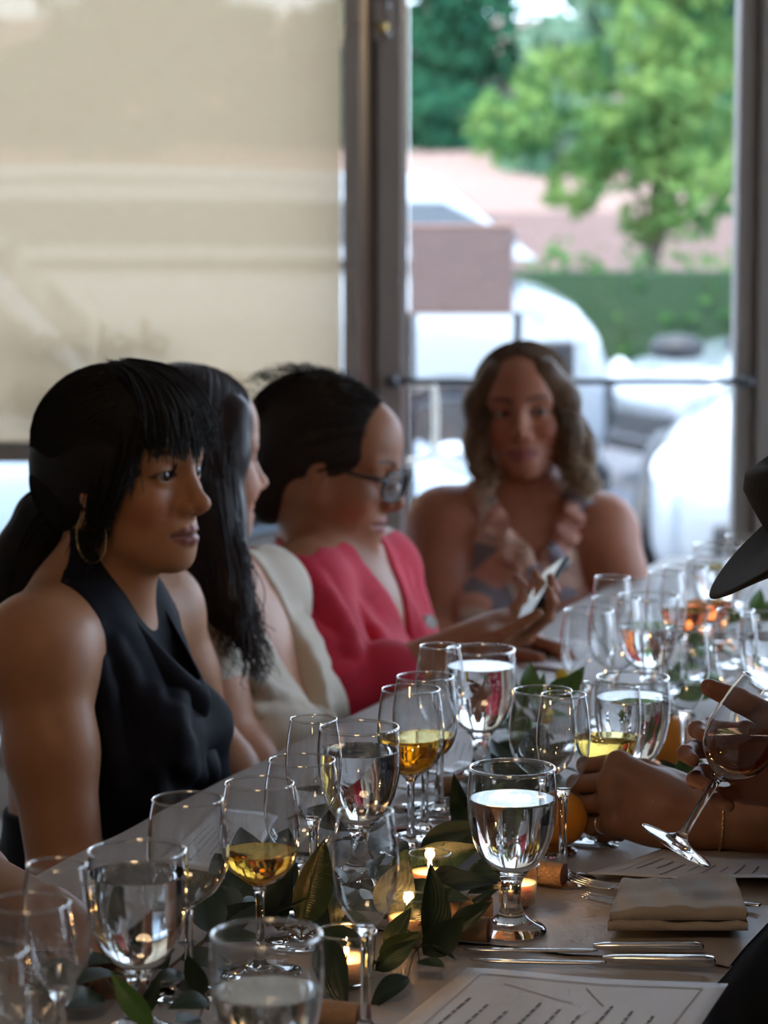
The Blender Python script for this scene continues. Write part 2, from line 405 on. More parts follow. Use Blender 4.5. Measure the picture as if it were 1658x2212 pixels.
def eyeballs(T, gaze=(1, 0, 0), iris=(.035, .017, .008)):
    """two eyeballs: vertices, quads and colours"""
    g = np.array(gaze, float); g /= np.linalg.norm(g); VV, QQ, CC = [], [], []; n = 0
    a = np.linspace(0, math.pi, 25); b = np.linspace(0, 2*math.pi, 33)[:-1]
    ref = np.array([0, 0, 1.0]); e1 = np.cross(ref, g); e1 /= np.linalg.norm(e1); e2 = np.cross(g, e1)
    for s in (-1, 1):
        V = np.array([g*math.cos(i)+(e1*math.cos(j)+e2*math.sin(j))*math.sin(i) for i in a for j in b])*(.0130)
        V[:32*6] += g*.0005
        ang = np.repeat(a, 32)
        C = np.where((ang < .26)[:, None], (.004, .003, .003), np.where((ang < .56)[:, None], iris, np.where((ang < .61)[:, None], (.02, .012, .01), (.34, .30, .27))))
        Q = np.array([(i*32+j, i*32+(j+1) % 32, (i+1)*32+(j+1) % 32, (i+1)*32+j) for i in range(24) for j in range(32)])[:, ::-1]
        VV.append(to_world(T, V+np.array((.0660, s*.0320, 0)))); QQ.append(Q+n); CC.append(C); n += len(V)
    return np.vstack(VV), np.vstack(QQ), np.vstack(CC)
def torso_frame(sl, sr, pel):
    """frame at the middle of the shoulder line; sl, sr left and right shoulder joints"""
    sl, sr, pel = map(np.array, (sl, sr, pel)); c = (sl+sr)/2; y = sl-sr; y /= np.linalg.norm(y)
    z = c-pel; z = z-y*(z@y); z /= np.linalg.norm(z); T = np.eye(4); T[:3, 0] = np.cross(y, z); T[:3, 1] = y; T[:3, 2] = z; T[:3, 3] = c; return T
def add_torso(S, T, sl, sr, pel, neck_top, w=1.0, bust=1.0, belly=0.0, neck=.050, shoulder=.046):
    S.T = T; L = to_local(T, np.array([sl, sr, pel, neck_top])); hw = abs(L[0, 1]); pz = L[2, 2]
    S.cone((-.005, hw*.95, -.005), (-.005, -hw*.95, -.005), shoulder, shoulder, k=.05)
    S.ell((-.005, 0, -.045), (.082*w, hw*.86, .085), k=.05)
    S.ell((0, 0, -.15), (.098*w, .128*w, .15), k=.05)
    S.ell((-.005+belly*.3, 0, pz*.62), (.090*w+belly, .118*w+belly*.6, .15), k=.06)
    S.ell((-.02+belly*.2, 0, pz*.93), (.125*w, .165*w, .13), k=.06)
    if bust > 0:
        for s in (-1, 1): S.ell((.072*w, s*.068*w, -.150), (.062*bust, .064*bust, .066*bust), k=.035)
    nt = L[3]
    S.cone((-.018, 0, .005), nt, neck+.008, neck, k=.03)
    for s in (-1, 1):
        S.cone((-.025, s*.02, .05), (-.015, s*hw*.80, .012), .034, .028, k=.035)
        S.cone((.045, s*.012, -.012), (.015, s*hw*.82, .020), .010, .010, k=.022)      # collar bones
    for s in (-1, 1): S.cone((-.022, s*.045, .042), (-.012, s*hw*.95, .004), .036, .036, k=.05)
    S.T = np.eye(4)
def add_arm(S, sh, el, wr, r=(.047, .039, .035, .025), k=.03):
    sh, el, wr = map(np.array, (sh, el, wr)); S.T = np.eye(4)
    m = sh*.6+el*.4; S.ball(sh, r[0]*1.02, k=.06)
    S.cone(sh, m, r[0]*1.04, r[0]*.96, k=k); S.cone(m, el, r[0]*.96, r[1], k=k); q = el*.72+wr*.28
    S.cone(el, q, r[1]*.97, r[2]*1.12, k=k); S.cone(q, wr, r[2]*1.12, r[3], k=k)
def add_hand(S, T, side=1, curl=(.3, .3, .3, .3), thumb=None, spread=.06, tcurl=.4, sc=1.0, curl2=None, ts=1.0):
    """hand frame: x from wrist to fingers, z out of the back of the hand, y (times side) to the thumb; returns nail spots"""
    S.T = T; s = side; nails = []
    mcp = [(.088, .026, .003), (.092, .006, .006), (.087, -.013, .004), (.077, -.030, 0)]
    ln = [(.043, .026, .021), (.047, .030, .022), (.043, .028, .021), (.034, .021, .018)]
    pt = lambda p: np.array((p[0]*sc, p[1]*s*sc, p[2]*sc))
    S.cone((0, 0, 0), pt((.03, 0, 0)), .025*sc, .026*sc, k=.015)
    for i, m in enumerate(mcp):
        S.cone(pt((.018, m[1]*.55, -.002)), pt(m), .0165*sc, .0118*sc, k=.014)
        S.ball(pt((m[0]-.002, m[1], m[2]+.002)), .0105*sc, k=.006)
    S.ell(pt((.045, -.004, -.006)), (.045*sc, .034*sc, .014*sc), k=.012)
    S.ell(pt((.035, .024, -.012)), (.028*sc, .016*sc, .014*sc), k=.012)
    for i in range(4):
        p = pt(mcp[i]); a = (1.5-i)*spread*s; ang = 0.0; r = [.0092, .0084, .0076, .0064] if i < 3 else [.0082, .0074, .0068, .0058]
        for j in range(3):
            c = curl[i] if j == 0 else (curl2[i] if curl2 else curl[i]*(1.1 if j == 1 else .75)); ang += c
            d = np.array((math.cos(ang)*math.cos(a), math.cos(ang)*math.sin(a), -math.sin(ang))); q = p+d*ln[i][j]*sc
            S.cone(p, q, r[j]*sc, r[j+1]*sc, k=.003)
            if j < 2: S.ball(q, r[j+1]*1.06*sc, k=.004)
            if j == 2: nails.append((to_world(T, p*.35+q*.65), T[:3, :3]@np.array((math.sin(ang)*math.cos(a), 0, math.cos(ang)))))
            p = q
    p = pt((.020, .026, -.008)); d = np.array(thumb if thumb is not None else (.72, .62, -.3)); d = d*np.array((1, s, 1)); d /= np.linalg.norm(d)
    bend = np.array((1.0, -.25*s, -.15)) if thumb is None else np.array((.6, -.6*s, -.2))
    for j, (l_, r0, r1) in enumerate(((.043, .0135, .0112), (.033, .0108, .0096), (.026, .0094, .0072))):
        q = p+d*l_*sc*ts; S.cone(p, q, r0*sc*ts, r1*sc*ts, k=.008 if j == 0 else .004); p = q
        d = d+bend*tcurl*.5; d /= np.linalg.norm(d)
    S.T = np.eye(4); return nails
def plain_hand(S, el, wr, side, up=(0, 0, 1)):
    d = np.array(wr)-np.array(el); add_hand(S, frame(wr, d/np.linalg.norm(d), up), side, (.35, .4, .45, .5), spread=.04)
def obj_world(name, V, Q, base, parent, mats, C=None, rough_idx=None):
    """mesh given in world coordinates, stored about the thing's base"""
    me = fast_mesh(name, np.asarray(V)-np.asarray(base), np.asarray(Q))
    if C is not None:
        at = me.color_attributes.new('Col', 'FLOAT_COLOR', 'POINT')
        at.data.foreach_set('color', np.hstack([C, np.ones((len(C), 1))]).astype(np.float32).ravel())
    o = link(name, me, parent, mats)
    if rough_idx is not None: me.polygons.foreach_set('material_index', rough_idx.astype(np.int32))
    if parent is None: o.location = Vector(base)
    return o
def strands(curves, r0, r1, seg=3):
    """many thin tapering locks as one mesh; curves (n, m, 3)"""
    cv = np.asarray(curves, float); n, m, _ = cv.shape
    t = np.gradient(cv, axis=1); t /= np.linalg.norm(t, axis=2, keepdims=True)+1e-12
    ref = np.zeros_like(t); ref[..., 1] = 1.0; bad = np.abs(t[..., 1]) > .9; ref[bad] = (1, 0, 0)
    a = np.cross(t, ref); a /= np.linalg.norm(a, axis=2, keepdims=True)+1e-12; b = np.cross(t, a)
    u = np.linspace(0, 1, m)
    r0 = np.broadcast_to(np.asarray(r0, float).reshape(-1, 1), (n, 1)); rad = r0*(1-u[None, :]**2)+r1*u[None, :]**2
    rad = rad*np.clip(u*8+.25, 0, 1)[None, :]
    V = np.stack([cv+rad[..., None]*(a*math.cos(2*math.pi*k/seg)+b*math.sin(2*math.pi*k/seg)) for k in range(seg)], 2)   # n,m,seg,3
    i = np.arange(n)[:, None, None]*m*seg+np.arange(m-1)[None, :, None]*seg; k = np.arange(seg)[None, None, :]; k2 = (k+1) % seg
    Q = np.stack([i+k, i+k2, i+seg+k2, i+seg+k], -1).reshape(-1, 4)
    return V.reshape(-1, 3), Q
def slerp_curves(T, cen, rad, d0, d1, m=14, lift=None):
    """curves over an ellipsoid of the head from directions d0 to d1 (n,3 each), in world space"""
    d0 = d0/np.linalg.norm(d0, axis=1, keepdims=True); d1 = d1/np.linalg.norm(d1, axis=1, keepdims=True)
    w = np.arccos(np.clip((d0*d1).sum(1), -1, 1))[:, None, None]; u = np.linspace(0, 1, m)[None, :, None]
    s = np.sin(w)+1e-9; c = np.sin((1-u)*w)/s*d0[:, None]+np.sin(u*w)/s*d1[:, None]
    if lift is not None: c = c*lift[:, :, None]
    L = np.array(cen)+c*np.array(rad)
    return (L.reshape(-1, 3) @ T[:3, :3].T + T[:3, 3]).reshape(L.shape)
def hair_mat(name, col, col2, rough=.34, ends=None):
    m, n, l, out = new_mat(name)
    b = n.new('ShaderNodeBsdfPrincipled'); l.new(b.outputs[0], out.inputs[0]); b.inputs['Roughness'].default_value = rough
    b.inputs['Specular IOR Level'].default_value = .22
    tc = n.new('ShaderNodeTexCoord'); nz = n.new('ShaderNodeTexNoise'); nz.inputs['Scale'].default_value = 55; nz.inputs['Detail'].default_value = 6
    l.new(tc.outputs['Object'], nz.inputs['Vector'])
    mx = n.new('ShaderNodeMixRGB'); mx.inputs[1].default_value = (*col, 1); mx.inputs[2].default_value = (*col2, 1); l.new(nz.outputs['Fac'], mx.inputs[0])
    src = mx.outputs[0]
    if ends:                                                # lighter towards the tips: colour, height from, height to
        sx = n.new('ShaderNodeSeparateXYZ'); l.new(tc.outputs['Object'], sx.inputs[0]); mr = n.new('ShaderNodeMapRange'); mr.inputs[1].default_value = ends[1]; mr.inputs[2].default_value = ends[2]; l.new(sx.outputs[2], mr.inputs[0])
        ml = n.new('ShaderNodeMath'); ml.operation = 'MULTIPLY'; l.new(mr.outputs[0], ml.inputs[0]); l.new(nz.outputs['Fac'], ml.inputs[1]); m2 = n.new('ShaderNodeMixRGB'); m2.inputs[2].default_value = (*ends[0], 1); l.new(ml.outputs[0], m2.inputs[0]); l.new(src, m2.inputs[1]); src = m2.outputs[0]
    l.new(src, b.inputs['Base Color']); return m
SKIN = skin_mat('skin'); EYE = skin_mat('eye', rough=.08, sss=0.0)
def finish_person(name, V, Q, C, base, eyes=None):
    idx = np.zeros(len(Q), int)
    if eyes is not None:
        ev, eq, ec = eyes; Q = np.vstack([Q, eq+len(V)]); V = np.vstack([V, ev]); C = np.vstack([C, ec]); idx = np.concatenate([idx, np.ones(len(eq), int)])
    return obj_world(name, V, Q, base, None, [SKIN, EYE], C, idx)
# ------------------------------------------------------------------ the room shell
YW = 6.40                                                   # plane of the window wall
def wx(px): return (px-829)*YW/F_PX
def wz(py): return float(P(829, py, YW)[2])
PLASTER = M('wall_plaster', (.44, .40, .36), .9, var=.08, vscale=6, bump=.2, bscale=80)
CEIL = M('ceiling_paint', (.50, .47, .44), .9, var=.06, vscale=4)
FLOORM = M('dark_floor', (.20, .175, .155), .55, var=.3, vscale=5, bump=.1, bscale=60)
BROWN = M('bronze_frame', (.27, .225, .195), .45, .15, var=.12, vscale=12, stretch=(6, 6, .6))
DARKGAP = M('dark_gap_shade', (.012, .010, .009), .8)  # near-black strips painted as the shade in the gaps beside the door
ALU = M('pale_aluminium', (.55, .57, .60), .28, .8, var=.1, vscale=9, stretch=(8, 8, .5))
STEEL = M('dark_steel_bar', (.10, .10, .11), .35, .7)
PANE = thin_glass('window_pane', (.985, .99, .99), 1.2)
def st(o): o['kind'] = 'structure'; return o
X0, X1, Y0, ZC = -3.2, 3.5, -2.2, 2.95
st(box('floor', (X0-.1, Y0-.1, -.12), (X1+.1, YW+.1, 0), FLOORM))
st(box('ceiling', (X0-.1, Y0-.1, ZC), (X1+.1, YW+.12, ZC+.12), CEIL))
st(box('wall_left', (X0-.1, Y0, 0), (X0, YW, ZC), PLASTER)); st(box('wall_back', (X0-.1, Y0-.1, 0), (X1+.1, Y0, ZC), PLASTER))
# window wall: piers, head and sill strips around the openings
xa, xb, xc, xd, xe, xf = wx(742), wx(776), wx(801), wx(815), wx(868), wx(1583)
zh = 2.45
w = empty('wall_window', (0, YW, 0)); st(w)
box('wall_head', (X0, -.05, zh), (X1, .05, ZC), PLASTER, w); box('wall_base', (X0, -.05, 0), (xa, .05, .10), PLASTER, w); box('wall_base', (xf+.13, -.05, 0), (X1, .05, .12), PLASTER, w)
# window_1: the shaded window at the left, in bronze frame
w1 = empty('window_1', (0, YW, 0)); st(w1); w1['label'] = 'wide bronze-framed window covered by a tan roller shade'
zr0, zr1 = wz(996), wz(946)
box('window_frame', (xa, -.05, .0), (xb, .05, zh), BROWN, w1, .003); box('window_frame', (xb, -.015, .0), (xc-.006, .05, zh), ALU, w1, .002); box('window_frame', (xc-.006, -.03, .0), (wx(809), .05, zh), BROWN, w1, .002)
box('window_rail', (X0, -.04, zr0), (xa, .05, zr1), BROWN, w1, .003); box('window_rail', (X0, -.04, .10), (xa, .05, .16), BROWN, w1); box('window_rail', (X0, -.04, zh-.06), (xa, .05, zh), BROWN, w1)
for a, b in ((X0, -1.75), (-1.70, xa)):
    box('pane', (a, .012, .16), (b, .016, zr0), PANE, w1); box('pane', (a, .012, zr1), (b, .016, zh-.06), PANE, w1)
box('window_mullion', (-1.75, -.04, .10), (-1.70, .05, zh), BROWN, w1)
# shadowy painted lettering on that glass, seen from behind
INK = M('window_lettering', (.05, .045, .04), .8)
V, F = [], []
def stroke(pts, r):
    n = len(V); v, f = tube([np.array((wx(x), .0, wz(y))) for x, y in pts], r*1.35, 6)
    V.extend(v); F.extend([tuple(i+n for i in q) for q in f])
def arc(cx, cy, rx, ry, a0, a1, r): stroke([(cx+rx*math.cos(t), cy-ry*math.sin(t)) for t in np.linspace(R(a0), R(a1), 12)], r)
arc(28, 712, 18, 14, 20, 340, .008); stroke([(60, 700), (60, 758)], .006); arc(98, 742, 15, 15, 0, 360, .007); stroke([(130, 728), (130, 760)], .007); arc(146, 742, 14, 15, 0, 180, .007); stroke([(160, 740), (160, 760)], .007); arc(180, 742, 13, 16, 40, 320, .007)
stroke([(222, 696), (222, 790)], .008); arc(258, 742, 18, 16, 0, 360, .007); stroke([(290, 728), (290, 760)], .007); stroke([(314, 690), (314, 762)], .009); arc(340, 745, 20, 16, 0, 360, .008)
arc(60, 850, 22, 40, 60, 300, .012); stroke([(92, 808), (92, 892)], .012); arc(150, 850, 26, 40, -90, 90, .010); stroke([(135, 810), (135, 890)], .010); arc(500, 845, 26, 36, 0, 200, .010); stroke([(528, 810), (528, 885)], .012); arc(610, 850, 28, 38, 90, 270, .011)
link('painted_letters', mesh('painted_letters', V, F), w1, [INK])
# roller shade: a woven screen that lets some of the view and much of the light through
m, n, l, out = new_mat('shade_weave')
tr = n.new('ShaderNodeBsdfTransparent'); tr.inputs[0].default_value = (.95, .86, .72, 1); tl = n.new('ShaderNodeBsdfTranslucent'); df = n.new('ShaderNodeBsdfDiffuse')
tc = n.new('ShaderNodeTexCoord'); mp = n.new('ShaderNodeMapping'); mp.inputs['Scale'].default_value = (1.2, 1, 10); nz = n.new('ShaderNodeTexNoise'); nz.inputs['Scale'].default_value = 22; nz.inputs['Detail'].default_value = 6
l.new(tc.outputs['Object'], mp.inputs[0]); l.new(mp.outputs[0], nz.inputs['Vector']); rp = n.new('ShaderNodeMixRGB'); rp.inputs[1].default_value = (.45, .325, .195, 1); rp.inputs[2].default_value = (.51, .38, .24, 1); l.new(nz.outputs['Fac'], rp.inputs[0])
l.new(rp.outputs[0], tl.inputs[0]); l.new(rp.outputs[0], df.inputs[0])
m1 = n.new('ShaderNodeMixShader'); m1.inputs[0].default_value = .62; l.new(df.outputs[0], m1.inputs[1]); l.new(tl.outputs[0], m1.inputs[2])
m2 = n.new('ShaderNodeMixShader'); m2.inputs[0].default_value = .085; l.new(m1.outputs[0], m2.inputs[1]); l.new(tr.outputs[0], m2.inputs[2]); l.new(m2.outputs[0], out.inputs[0])
SHADE = m
sh = empty('roller_shade', (0, YW-.085, 0)); tag(sh, 'tan woven roller shade drawn down over the wide window', 'shade')
NX, NZ = 40, 24; V, F = [], []
for j in range(NZ+1):
    for i in range(NX+1):
        x = X0+.05+(xa-.004-X0-.05)*i/NX; z = zr1-.004+(zh-.02-zr1)*j/NZ; V.append((x, .004*math.sin(x*9)*(1-j/NZ)+.002*math.sin(z*11+x*4), z))
for j in range(NZ):
    for i in range(NX): F.append((j*(NX+1)+i, j*(NX+1)+i+1, (j+1)*(NX+1)+i+1, (j+1)*(NX+1)+i))
link('shade_cloth', mesh('shade_cloth', V, F), sh, [SHADE])
box('hem_bar', (X0+.05, -.006, zr1-.022), (xa-.004, .008, zr1), BROWN, sh); v, f = tube([(X0+.05, 0, zh-.02), (xa-.004, 0, zh-.02)], .025, 16); link('roller_tube', mesh('roller_tube', v, f), sh, [BROWN])
# door_1: glazed door with push bar
d1 = empty('door_1', (0, YW, 0)); st(d1); d1['label'] = 'glazed bronze door with a horizontal push bar'
box('gap_shade', (wx(808), -.005, 0), (xd, .05, zh), DARKGAP, d1)
box('stile', (xd, -.045, .02), (xe, .045, zh-.04), BROWN, d1, .003); box('stile', (xf, -.045, .02), (wx(1624), .045, zh-.04), BROWN, d1, .003)
box('door_rail', (xe, -.04, .02), (xf, .04, .22), BROWN, d1); box('door_rail', (xe, -.04, zh-.14), (xf, .04, zh-.04), BROWN, d1)
box('pane', (xe, -.003, .22), (xf, .003, zh-.14), PANE, d1)
box('jamb', (wx(1627), -.06, 0), (wx(1627)+.10, .06, zh), BROWN, d1, .003); box('gap_shade', (wx(1624), -.02, 0), (wx(1627), .04, zh), DARKGAP, d1)
box('edge_strip', (xe, -.008, .22), (wx(879), .045, zh-.14), ALU, d1)
zb = wz(819); v, f = tube([(wx(846), -.075, zb), (wx(1612), -.075, zb)], .0075, 10); link('push_bar', mesh('push_bar', v, f), d1, [STEEL])
for x in (846, 1604):
    v, f = lathe([(0, -.035), (.014, -.035), (.016, -.02), (.012, .0), (.010, .03), (0, .03)], 16); o = link('bar_bracket', mesh('bar_bracket', v, f), d1, [STEEL]); o.location = (wx(x), -.062, zb); o.rotation_euler = (R(-90), 0, 0)
hz = wz(45); box('hinge_plate', (wx(806), -.056, hz-.045), (wx(846), -.046, hz+.045), BROWN, d1, .003); v, f = lathe([(0, -.012), (.010, -.012), (.012, 0), (.008, .014), (0, .016)], 16); o = link('hinge_knob', mesh('hinge_knob', v, f), d1, [M('brass', (.75, .55, .2), .3, 1.0)]); o.location = (wx(828), -.062, wz(62)); o.rotation_euler = (R(90), 0, 0)
for q in (15, 76):
    v, f = lathe([(0, -.004), (.006, -.004), (.006, .003), (0, .005)], 12); o = link('screw', mesh('screw', v, f), d1, [ALU]); o.location = (wx(836), -.058, wz(q)); o.rotation_euler = (R(90), 0, 0)
v, f = tube(spline([(wx(868), .10, wz(832)), (wx(925), .115, wz(838)), (wx(941), .12, wz(862)), (wx(941), .12, wz(970)), (wx(925), .115, wz(1000)), (wx(868), .10, wz(1008))], 30), .008, 10); link('pull_handle', mesh('pull_handle', v, f), d1, [M('cream_handle', (.85, .80, .68), .3)])
# window_2 beside the door and window_3 along the right-hand wall: the daylight of the place
w2 = empty('window_2', (0, YW, 0)); st(w2); xj = wx(1627)+.10
box('window_frame', (xj, -.05, .0), (xj+.05, .05, zh), BROWN, w2); box('window_frame', (X1-.3, -.05, 0), (X1, .05, zh), BROWN, w2); box('window_rail', (xj, -.04, zh-.06), (X1, .05, zh), BROWN, w2); box('window_rail', (xj, -.04, .12), (X1, .05, .2), BROWN, w2); box('window_mullion', (2.0, -.04, .12), (2.05, .05, zh), BROWN, w2); box('pane', (xj+.05, .0, .2), (X1-.3, .004, zh-.06), PANE, w2)
wr_ = empty('wall_right', (X1, 0, 0)); st(wr_)
box('wall_base', (0, Y0, 0), (.1, YW, .45), PLASTER, wr_); box('wall_head', (0, Y0, 2.75), (.1, YW, ZC), PLASTER, wr_); box('wall_pier', (0, Y0, .45), (.1, 2.9, 2.75), PLASTER, wr_); box('wall_pier', (0, 6.0, .45), (.1, YW, 2.75), PLASTER, wr_); box('wall_pier', (0, 3.5, .45), (.1, 3.8, 2.75), PLASTER, wr_)
w3 = empty('window_3', (X1, 0, 0)); st(w3)
for a, b in ((2.9, 3.5), (3.8, 6.0)):
    box('pane', (.04, a, .45), (.044, b, 2.75), PANE, w3)
    for y in (a, (a+b)/2-.02, b-.04): box('window_mullion', (.0, y, .45), (.1, y+.04, 2.75), BROWN, w3)
# daylight portals for sampling only
def portal(name, loc, rot, sx, sy):
    a = bpy.data.lights.new(name, 'AREA'); a.shape = 'RECTANGLE'; a.size = sx; a.size_y = sy; a.cycles.is_portal = True
    o = bpy.data.objects.new(name, a); COL.objects.link(o); o.location = loc; o.rotation_euler = rot
portal('portal_door', ((xe+xf)/2, YW+.09, 1.27), (R(-90), 0, 0), xf-xe, 2.15)
portal('portal_shade', ((X0+xa)/2, YW+.09, 1.27), (R(-90), 0, 0), xa-X0, 2.3)
portal('portal_window', ((xj+X1-.3)/2, YW+.09, 1.27), (R(-90), 0, 0), X1-.3-xj, 2.2)
portal('portal_right', (X1+.12, 4.45, 1.60), (0, R(90), 0), 2.3, 3.1)
# pendant with three warm bulbs over the near part of the room (out of the frame)
pd = empty('pendant_lamp', (-.25, .9, ZC)); tag(pd, 'three-bulb pendant lamp hanging over the near end of the room', 'lamp')
v, f = tube([(0, 0, 0), (0, 0, -.55)], .006, 8); link('cord', mesh('cord', v, f), pd, [STEEL]); v, f = tube([(-.22, 0, -.56), (.22, 0, -.56)], .012, 10); link('bar', mesh('bar', v, f), pd, [STEEL])
BULB = M('warm_bulb', (1, .8, .5), .4, emit=((1.0, .62, .28), 25))
for x in (-.2, 0, .2):
    v, f = lathe([(0, -.065), (.018, -.06), (.028, -.04), (.024, -.018), (.012, 0), (.0, 0)], 20); o = link('bulb', mesh('bulb', v, f), pd, [BULB]); o.location = (x, 0, -.575)
lp = bpy.data.lights.new('pendant_light', 'POINT'); lp.energy = 6.5; lp.color = (1.0, .68, .38); lp.shadow_soft_size = .22; lo_ = bpy.data.objects.new('pendant_light', lp); COL.objects.link(lo_); lo_.parent = pd; lo_.location = (0, 0, -.72)
# ------------------------------------------------------------------ outside: car park, cars, hedge, trees
GZ = -.40
ASPH = M('asphalt', (.15, .15, .17), .9, var=.15, vscale=3, bump=.3, bscale=60)
st(box('ground_parking', (-45, YW+.12, GZ-.2), (45, 60, GZ), ASPH)); st(box('pavement_kerb', (-45, YW+.12, GZ), (45, YW+1.3, GZ+.1), M('kerb_concrete', (.45, .44, .42), .9)))
RUBBER = M('tyre_rubber', (.02, .02, .022), .8); CARGLASS = M('car_glass', (.03, .04, .05), .05, spec=.8); CHROME = M('chrome', (.75, .76, .78), .12, 1.0); PLAST = M('dark_plastic', (.025, .027, .032), .5); LAMP = M('headlamp', (.75, .8, .85), .08, coat=.5)
def car(paint, loc, yaw, label, suv=False, L=4.5, Wd=1.8, big=0.0):
    """x forward; lofted lower body, tapering cabin with its glass, wheels, lamps, mirrors"""
    o = empty('car', (*loc, GZ), R(yaw)); tag(o, label, 'car', None)
    hood, belt, roof = (1.02, 1.08, 1.72) if suv else (.86, .95, 1.45); hood, belt, roof = hood+big, belt+big, roof+big*.45; hl = L/2; hw = Wd/2
    st_ = [(-hl, .45, belt*.80, .78), (-hl+.10, .30, belt*.98, .92), (-hl+.55, .22, belt, 1), (-.6, .20, belt, 1), (.55, .20, belt, 1), (hl-1.15, .20, belt*.99, 1), (hl-.55, .22, hood*.96, .99), (hl-.16, .26, hood*.86, .90), (hl, .38, hood*.66, .72)]
    V, F = [], []; m = 12
    for x, z0, z1, k in st_:
        for j in range(m):
            a = 2*math.pi*(j+.5)/m; cy, sz = math.cos(a), math.sin(a); y = math.copysign(abs(cy)**.35, cy)*hw*k; z = (z0+z1)/2+math.copysign(abs(sz)**.5, sz)*(z1-z0)/2; V.append((x, y, z))
    for i in range(len(st_)-1):
        for j in range(m): F.append((i*m+j, (i+1)*m+j, (i+1)*m+(j+1) % m, i*m+(j+1) % m))
    F += [tuple(range(m)), tuple((len(st_)-1)*m+j for j in range(m-1, -1, -1))]
    b = link('body', mesh('body', V, F), o, [paint]); sb = b.modifiers.new('round', 'SUBSURF'); sb.levels = sb.render_levels = 1
    r0, r1, f0, f1 = (-hl+.12, -hl+.35, hl-.42, hl-.95) if big else (-hl+.12, -hl+.35, .95, .35) if suv else (-hl+.75, -hl+1.35, .95, .15)
    cab = [(r0, belt-.05, .86), (r1, roof-.02, .70), ((r1+f1)/2, roof+.02, .72), (f1, roof-.03, .70), (f0, belt-.05, .88)]
    def side(s, dy=0.0, ins=0.0):
        return [(x+(ins if i < 2 else -ins)*(0 if i == 2 else 1), s*(hw*k+dy), z-(ins*.6 if 0 < i < 4 else -ins)) for i, (x, z, k) in enumerate(cab)]
    A, B = side(1), side(-1); V = A+B; n = len(A); F = [(i, i+1, n+i+1, n+i) for i in range(n-1)]+[tuple(range(n-1, -1, -1)), tuple(range(n, 2*n))]
    c = link('cabin', mesh('cabin', V, F, smooth=False), o, [paint]); bv = c.modifiers.new('bevel', 'BEVEL'); bv.width = .05; bv.segments = 3
    for s in (1, -1):
        q = side(s, .006, .10); link('side_window', mesh('side_window', q, [tuple(range(5)) if s < 0 else tuple(range(4, -1, -1))], smooth=False), o, [CARGLASS])
    for (xa_, za_, ka_), (xb_, zb_, kb_), nm in ((cab[4], cab[3], 'windscreen'), (cab[0], cab[1], 'rear_window')):
        d = .008 if nm == 'windscreen' else -.008; t = lambda u, s: (xa_+(xb_-xa_)*u+d, s*hw*(ka_+(kb_-ka_)*u-.08), za_+(zb_-za_)*u+.006)
        q = [t(.14, 1), t(.14, -1), t(.9, -1), t(.9, 1)]; link(nm, mesh(nm, q, [(0, 1, 2, 3) if nm != 'windscreen' else (3, 2, 1, 0)], smooth=False), o, [CARGLASS])
    wr = .37 if suv else .32
    for x in (-hl+.85, hl-.85):
        for s in (-1, 1):
            v, f = lathe([(0, -.10), (wr*.55, -.10), (wr*.62, -.075), (wr*.92, -.09), (wr, -.06), (wr, .06), (wr*.92, .09), (wr*.62, .075), (0, .06)], 28); q = link('wheel', mesh('wheel', v, f), o, [RUBBER]); q.location = (x, s*(hw-.08), wr); q.rotation_euler = (R(90*s), 0, 0)
            v, f = lathe([(0, -.115), (wr*.2, -.115), (wr*.55, -.09), (wr*.6, -.07)], 20); h = link('hubcap', mesh('hubcap', v, f), q, [CHROME])
            v, f = tube([(x+(wr+.07)*math.cos(t), s*(hw-.02), wr+(wr+.07)*math.sin(t)) for t in np.linspace(0, math.pi, 14)], .05, 8); link('wheel_arch', mesh('wheel_arch', v, f), o, [PLAST])
    for s in (-1, 1):
        v, f = lathe([(0, -.05), (.10, -.03), (.115, .02), (0, .05)], 16); q = link('headlight', mesh('headlight', v, f), o, [LAMP]); q.location = (hl-.20, s*hw*.70, hood*.74); q.scale = (1, 1.3, .7); q.rotation_euler = (0, R(75), 0)
        v, f = lathe([(0, -.05), (.07, -.04), (.09, .0), (.06, .05), (0, .06)], 14); q = link('mirror', mesh('mirror', v, f), o, [PLAST]); q.location = (f0-.18, s*(hw+.11), belt+.06); q.scale = (.8, 1.4, 1)
    box('grille', (hl-.06, -hw*.55, hood*.38), (hl+.012, hw*.55, hood*.56), PLAST, o, .02); box('lower_grille', (hl-.10, -hw*.62, .22), (hl-.01, hw*.62, .36), PLAST, o, .02); box('bumper_trim', (hl-.03, -hw*.6, hood*.36), (hl+.02, hw*.6, hood*.38), CHROME, o)
    return o
WHITE = M('white_car_paint', (.33, .37, .41), .18, var=.02, coat=.6); PALE = M('pale_blue_car_paint', (.28, .36, .45), .2, var=.03, coat=.6); SILVER = M('silver_car_paint', (.28, .31, .36), .22, .3, var=.04, coat=.6)
car(WHITE, (2.46, 12.35), 250, 'white car parked close outside the door, bonnet towards the room', suv=True)
car(PALE, (-1.75, 9.75), 3, 'pale blue car behind the signboard, roof showing through the tan shade', suv=True)
car(WHITE, (-1.25, 15.2), 0, 'white tall van side-on beyond the signboard', suv=True, big=.42, L=4.9)
car(SILVER, (3.6, 17.6), 200, 'silver car by the hedge, half hidden by the door jamb')
